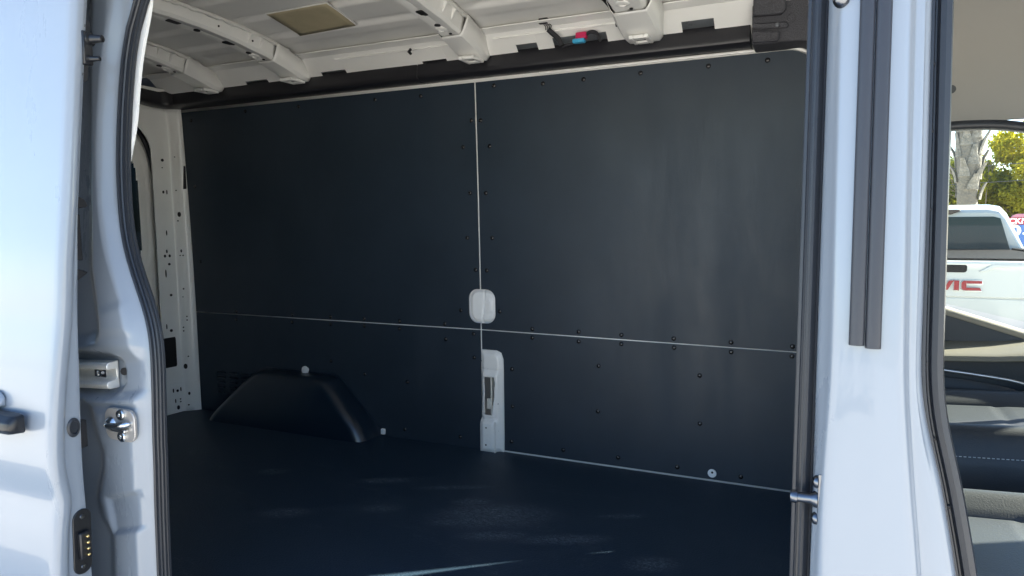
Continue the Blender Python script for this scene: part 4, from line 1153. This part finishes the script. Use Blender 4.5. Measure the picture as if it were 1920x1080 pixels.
# ------------------------------------------------------------------ outside, through the driver's window
def pickup():
    cx = .945
    T = thing("pickup_truck", "white pickup truck parked beyond the van, tailgate with red letters", "pickup truck", (cx, 7.5, 0))
    y0 = 5.60
    def prx(prof, ya, yb, m, name, parent=T, bevel=.02, smooth=40, label=None):
        return obj(name, MB().prism([(cx+a, z) for a, z in prof], 'y', ya, yb), m, parent, smooth, bevel=bevel, label=label)
    # tailgate with stepped pressing
    tg = obj("tailgate", MB().loft([[(cx-.78, y, z), (cx+.78, y, z), (cx+.78, y0+.09, z), (cx-.78, y0+.09, z)] for z, y in
        ((.80, y0+.03), (.83, y0+.015), (1.075, y0+.012), (1.086, y0+.022), (1.094, y0), (1.30, y0-.004), (1.345, y0-.006), (1.362, y0-.014), (1.378, y0-.012), (1.384, y0+.004))], True, True), "truck_white", T, 25, bevel=.004)
    # raised band at the top right and left of the handle
    for s in (-1, 1):
        obj("pressing", MB().prism([(cx+s*.20, 1.300), (cx+s*.29, 1.362), (cx+s*.77, 1.362), (cx+s*.77, 1.335), (cx+s*.31, 1.335), (cx+s*.25, 1.300)], 'y', y0-.016, y0+.01), "truck_white", tg, 30, bevel=.006)
    obj("handle_recess", MB().prism(rrect(cx, 1.325, .24, .068, .024, 5), 'y', y0-.010, y0+.01), "truck_dark", tg, 30, bevel=.003)
    # letters G M C
    def letter(strokes, x, parent):
        mo = MB()
        for poly in strokes: mo.prism([(x+a*1.0, 1.147+b) for a, b in poly], 'y', y0-.022, y0-.006)
        o = obj("letter", mo, "truck_red", parent, 0, bevel=.0008)
        me_ = MB()
        cx_ = np.mean([p[0] for s_ in strokes for p in s_])
        for poly in strokes:
            c = np.mean(np.array(poly), 0)
            me_.prism([(x+a+math.copysign(.006, a-c[0]), 1.147+b+math.copysign(.006, b-c[1])) for a, b in poly], 'y', y0-.014, y0-.001)
        obj("letter_rim", me_, "chrome", o, 0, bevel=.001)
    H = .078
    Cs = [[(0, .014), (.018, 0), (.140, 0), (.128, .022), (.034, .022), (.034, H), (.014, H), (0, H-.014)], [(.035, H-.022), (.140, H-.022), (.140, H), (.035, H)]]
    Gs = Cs + [[(.085, .023), (.14, .023), (.14, .048), (.085, .048)]]
    Ms = [[(-.035, 0), (-.006, 0), (.06, H), (.030, H)], [(.045, .0), (.075, .0), (.094, H), (.045, H)], [(-.065, 0), (-.036, 0), (.0, H*.55), (-.018, H)]]
    Ms = [[(-.075, 0), (-.050, 0), (-.050, H), (-.075, H)], [(-.049, .0), (-.02, 0), (.022, H), (-.012, H)], [(.023, 0), (.058, 0), (.058, H), (.023, H)]]
    letter(Ms, .955, tg); letter(Cs, 1.030, tg); letter(Gs, .72, tg)
    # bed sides, bumper, lamps
    for s in (-1, 1):
        obj("bed_side", MB().loft([[(cx+s*.80, y, .75), (cx+s*1.0, y, .80), (cx+s*1.0, y, 1.20), (cx+s*.96, y, 1.39), (cx+s*.80, y, 1.39)] for y in (5.61, 6.3, 7.55)], True, True), "truck_white", T, 40, bevel=.02)
        obj("tail_lamp", MB().box(cx+s*.90-.07, cx+s*.90+.07, 5.59, 5.68, 1.02, 1.36), "truck_red", T, bevel=.015)
        obj("bed_rail_cap", MB().box(cx+s*.90-.09, cx+s*.90+.09, 5.64, 7.55, 1.392, 1.415), "truck_dark", T, bevel=.006)
    prx([(-1.0, .52), (1.0, .52), (1.0, .78), (.55, .795), (.32, .74), (-.32, .74), (-.55, .795), (-1.0, .78)], 5.42, 5.60, "truck_white", "bumper", bevel=.03)
    prx([(-.16, .60), (.16, .60), (.16, .72), (-.16, .72)], 5.405, 5.42, "truck_dark", "plate_recess", bevel=.004)
    obj("tow_latch", MB().box(cx+.055, cx+.085, 5.575, 5.60, .93, .965), "truck_dark", tg, bevel=.003)
    prx([(-.95, .45), (.95, .45), (.95, .80), (-.95, .80)], 5.75, 11.0, "truck_dark", "chassis")
    obj("bed_floor", MB().box(cx-.8, cx+.8, 5.69, 7.5, .82, .86), "truck_dark", T)
    obj("tonneau_cover", MB().box(cx-.80, cx+.80, 5.70, 7.5, 1.392, 1.402), "truck_dark", T, bevel=.004)
    # cab with rear window
    rings = []
    for y, top, sh, wr, wb in ((7.55, 1.80, 1.36, .68, .93), (7.60, 1.835, 1.36, .71, .95), (7.75, 1.865, 1.36, .73, .97), (8.6, 1.88, 1.36, .73, .98), (9.3, 1.83, 1.36, .70, .98), (10.0, 1.42, 1.38, .70, .98)):
        rings.append([(cx-wb, y, .55), (cx+wb, y, .55), (cx+wb, y, sh), (cx+wr+.06, y, top-.09), (cx+wr, y, top-.02), (cx+wr-.10, y, top), (cx-wr+.10, y, top), (cx-wr, y, top-.02), (cx-wr-.06, y, top-.09), (cx-wb, y, sh)])
    cab = obj("cab", MB().loft(rings, True, True), "truck_white", T, 30, bevel=.02)
    obj("rear_window", MB().prism([(cx-.80, 1.385), (cx+.80, 1.385), (cx+.70, 1.722), (cx+.64, 1.740), (cx-.64, 1.740), (cx-.70, 1.722)], 'y', 7.528, 7.545), "truck_glass", cab, 30, bevel=.006)
    obj("window_gasket", MB().prism([(cx-.83, 1.368), (cx+.83, 1.368), (cx+.83, 1.384), (cx-.83, 1.384)], 'y', 7.53, 7.548), "truck_white", cab)
    obj("brake_lamp", MB().prism([(cx-.28, 1.765), (cx+.26, 1.765), (cx+.35, 1.80), (cx+.33, 1.815), (cx-.28, 1.815)], 'y', 7.515, 7.56), "lamp_dark", cab, 30, bevel=.006)
    obj("bonnet", MB().loft([[(cx-.95, y, .6), (cx+.95, y, .6), (cx+.95, y, h-.08), (cx+.85, y, h), (cx-.85, y, h), (cx-.95, y, h-.08)] for y, h in ((9.6, 1.36), (10.6, 1.32), (11.1, 1.22))], True, True), "truck_white", T, 40, bevel=.03)
    for y in (6.55, 10.2):
        for s in (-1, 1):
            w = obj("wheel", MB().lathe([(.24, -.13), (.37, -.13), (.40, -.09), (.40, .09), (.37, .13), (.24, .13)], (cx+s*.86, y, .40), (1,0,0), 24), "tyre", T, 50)
            obj("rim", MB().lathe([(.235, -.12), (.235, .12)], (cx+s*.86, y, .40), (1,0,0), 20), "galv", w, 50)
mat("truck_glass", (0.012, 0.036, 0.044), 0.05, spec=0.12)
pickup()

def palm():
    T = thing("palm_tree", "thick grey palm trunk with cut frond stubs behind the pickup", "palm tree", (2.24, 13, 0))
    rings = []; cx, cy = 2.24, 13.0
    for k in range(70):
        z = 6.2*k/69
        r = .150 + .05*math.exp(-z/.4) + (.035 if z > 2.6 else .035*max(0, (z-2.2)/.4))
        ring = []
        for a in range(28):
            an = 2*math.pi*a/28
            rr = r*(1+.10*noise.noise((math.cos(an)*2.2, math.sin(an)*2.2, z*2.2)) + .05*noise.noise((math.cos(an)*6, math.sin(an)*6, z*9)))
            ring.append((cx+rr*math.cos(an)-.015*z, cy+rr*math.sin(an), z))
        rings.append(ring)
    obj("trunk", MB().loft(rings, True, True), "bark", T, 70)
    rnd = random.Random(4)
    i = 0
    for k in range(70):
        z = 2.05 + 3.9*k/69 + rnd.uniform(-.05, .05)
        an = k*2.399 + rnd.uniform(-.3, .3)
        L = rnd.uniform(.28, .46)*(1 if z > 2.4 else .8); flare = rnd.choice([.05, .08, .12, .20]) 
        c, s = math.cos(an), math.sin(an)
        xb = cx-.015*z
        rings = []
        for t, w, th in ((0, .10, .02), (.3, .080, .025), (.65, .052, .024), (1.0, .034, .016)):
            rad = .150 + flare*t*t*1.0 + .02
            zz = z + L*t
            ring = []
            for q, b in ((-1, 0), (-.5, 1), (.5, 1), (1, 0), (.5, -1), (-.5, -1)):
                ring.append((xb + c*(rad+b*th) - s*q*w, cy + s*(rad+b*th) + c*q*w, zz))
            rings.append(ring)
        obj("frond_stub", MB().loft(rings, True, True), "boot", T, 30)
    # crown above the picture
    rnd = random.Random(9)
    for k in range(22):
        an = k*2.399; el = rnd.uniform(-.2, 1.1); mbf = MB(); pts = []
        for j in range(14):
            t = j/13; r = 2.2*t; z = 6.1 + 1.5*el*t - 1.6*t*t
            pts.append(Vector((cx-.09+math.cos(an)*r*(1-.2*el), cy+math.sin(an)*r*(1-.2*el), z)))
        mbf.tube(pts, [.025*(1-.8*j/13) for j in range(14)], 5)
        for j in range(3, 14):
            for s in (-1, 1):
                sd_ = Vector((-math.sin(an), math.cos(an), 0))*s
                p = pts[j]; q = p + sd_*(.55*math.sin(math.pi*(j/15))) + Vector((math.cos(an)*.25, math.sin(an)*.25, -.12))
                mbf.add([p, p+Vector((0, 0, .03)), q], [(0, 1, 2)])
        obj("frond", mbf, "leaf_green", T, 0)
palm()

def tree(loc, h, rx, rz, label, m, n, seed, bare=False):
    rnd = random.Random(seed)
    T = thing("leafy_tree", label, "tree", (loc[0], loc[1], 0), "trees behind the parking lot")
    x, y = loc; tr = MB()
    tr.tube([(x, y, 0), (x+.05, y, h*.3), (x-.05, y, h*.55), (x+.08, y, h*.8)], [.13, .10, .07, .03], 8)
    clumps = []
    for k in range(70):
        a = rnd.uniform(0, 2*math.pi); zz = rnd.uniform(.08, .97)
        r = rx*math.sqrt(rnd.random())*math.sin(math.pi*min(1, .18+.80*zz))**.5
        c = Vector((x+r*math.cos(a), y+r*math.sin(a)*.8, h*zz))
        clumps.append((c, rnd.uniform(.28, .60)*rx*.55))
        if k % 2 == 0: tr.tube([(x, y, h*zz*.6), tuple((Vector((x, y, h*zz*.7))+c)*.5), tuple(c)], [.04, .025, .01], 5)
    obj("trunk", tr, "twig", T, 60)
    mb = MB()
    for i in range(n):
        c, r = clumps[rnd.randrange(len(clumps))]
        d = Vector((rnd.gauss(0, 1), rnd.gauss(0, 1), rnd.gauss(0, .8))); d = d.normalized()*r*(rnd.random()**.45)
        p = c + d; s = rnd.uniform(.05, .10)
        if p.z < .1: continue
        u = Vector((rnd.gauss(0, 1), rnd.gauss(0, 1), rnd.gauss(0, 1))).normalized(); w = u.orthogonal().normalized()
        mb.add([p-u*s, p+w*s*.55, p+u*s, p-w*s*.55], [(0, 1, 2, 3)])
    obj("crown", mb, m, T, 0)
    return T
tree((6.25, 27.5), 4.5, 2.1, 1, "tall yellow-green tree above the sign at the right edge of the window", "leaf_yellow", 30000, 1)
tree((4.9, 28.6), 3.7, 1.9, 1, "lower green tree just right of the palm trunk", "leaf_green", 26000, 2)
tree((3.4, 29.4), 3.1, 1.8, 1, "low green tree just left of the palm trunk", "leaf_green", 20000, 3)
tree((7.9, 28.8), 4.2, 1.6, 1, "yellow-green tree farthest right behind the parking lot", "leaf_yellow", 9000, 5)
tree((1.8, 30.0), 2.7, 1.6, 1, "low green tree farthest left behind the parking lot", "leaf_green", 7000, 6)
def bare_tree():
    T = thing("bare_tree", "thin bare twiggy tree between palm trunk and leafy tree", "tree", (4.75, 26.5, 0))
    rnd = random.Random(3); mb = MB()
    def grow(p, d, L, r, depth):
        q = p + d*L
        mb.tube([p, (p+q)*.5+Vector((rnd.gauss(0, .02), 0, rnd.gauss(0, .02)))*L, q], [r, r*.8, r*.6], 5)
        if depth:
            for _ in range(3):
                nd = (d + Vector((rnd.gauss(0, .45), rnd.gauss(0, .3), rnd.gauss(.05, .3)))).normalized()
                grow(q if rnd.random() < .6 else p+d*L*.7, nd, L*rnd.uniform(.55, .78), r*.55, depth-1)
    grow(Vector((4.75, 26.5, 0)), Vector((0, 0, 1)), 1.7, .05, 5)
    obj("trunk", mb, "twig", T, 0)
bare_tree()

def sign():
    T = thing("roadside_sign", "red and blue sign board ending in CK? beyond the pickup", "sign", (4.75, 20, 0))
    obj("upper_board", MB().box(4.22, 5.3, 19.98, 20.05, 1.53, 1.70), "sign_red", T, bevel=.006)
    obj("lower_board", MB().box(4.22, 5.3, 19.98, 20.05, .80, 1.52), "sign_blue", T, bevel=.006)
    obj("crest", MB().prism([(4.26, 1.703), (5.26, 1.703), (5.05, 1.76), (4.52, 1.79), (4.40, 1.79), (4.30, 1.75)], 'y', 19.985, 20.045), "sign_pink", T, bevel=.006)
    obj("disc", MB().lathe([(.155, 0), (.155, .012)], (4.33, 19.98, 1.37), (0,-1,0), 32), "sign_white", T)
    obj("disc_mark", MB().prism(rrect(4.355, 1.37, .07, .15, .03, 5), 'y', 19.955, 19.967), "sign_blue", T)
    obj("dot", MB().lathe([(.03, 0), (.03, .01)], (4.545, 19.98, 1.30), (0,-1,0), 16), "sign_white", T)
    for x in (4.45, 5.1): obj("post", MB().box(x-.04, x+.04, 20.0, 20.04, 0, .80), "wood_pole", T)
    cu = bpy.data.curves.new("lettering", 'FONT'); cu.body = "CK?"; cu.size = .185; cu.extrude = .006; cu.offset = .006
    o = bpy.data.objects.new("lettering", cu); COL.objects.link(o)
    o.location = (4.215, 19.972, 1.552); o.rotation_euler = (R(90), 0, 0)
    cu.materials.append(MATS["sign_white"])
    bpy.context.view_layer.update()
    me = bpy.data.meshes.new_from_object(o)
    COL.objects.unlink(o); mw = o.matrix_world.copy()
    me.transform(mw)
    if not me.materials: me.materials.append(MATS["sign_white"])
    o2 = bpy.data.objects.new("lettering", me); COL.objects.link(o2); attach(o2, T)
    bpy.data.objects.remove(o)
sign()

def wires():
    T = thing("utility_line", "two thin dark overhead wires strung in front of the trees", "wire", (4.0, 22, 0))
    for x in (-14.0, 24.0):
        obj("pole", MB().tube([(x, 22, 0), (x, 22, 4.8)], .12, 10), "wood_pole", T)
    for z0, z1 in ((2.30, 4.25), (2.02, 3.6)):
        pts = [(-14+38*k/40, 22, z0+(z1-z0)*k/40 - .35*(4*(k/40)*(1-k/40))+.25) for k in range(41)]
        obj("wire", MB().tube(pts, .011, 6), "wire_black", T)
wires()

def copy_tree(o, parent=None):
    c = o.copy(); COL.objects.link(c)
    if parent: c.parent = parent
    for ch in list(o.children): copy_tree(ch, c)
    return c
src = bpy.data.objects["pickup_truck"]  # copies added unseen behind the camera as reflections and fill for the van
for x, lab in ((-5.2, "added unseen white pickup behind the camera, for reflections, leftmost of its row"), (-1.9, "added unseen white pickup right behind the camera, for reflections"), (1.4, "added unseen white pickup behind the camera, for reflections, rightmost of its row")):
    c = copy_tree(src)
    c.location = (x, -10.5, 0); c.rotation_euler = (0, 0, R(180)); c["label"] = lab
    c["group"] = "added pickup trucks for reflections"
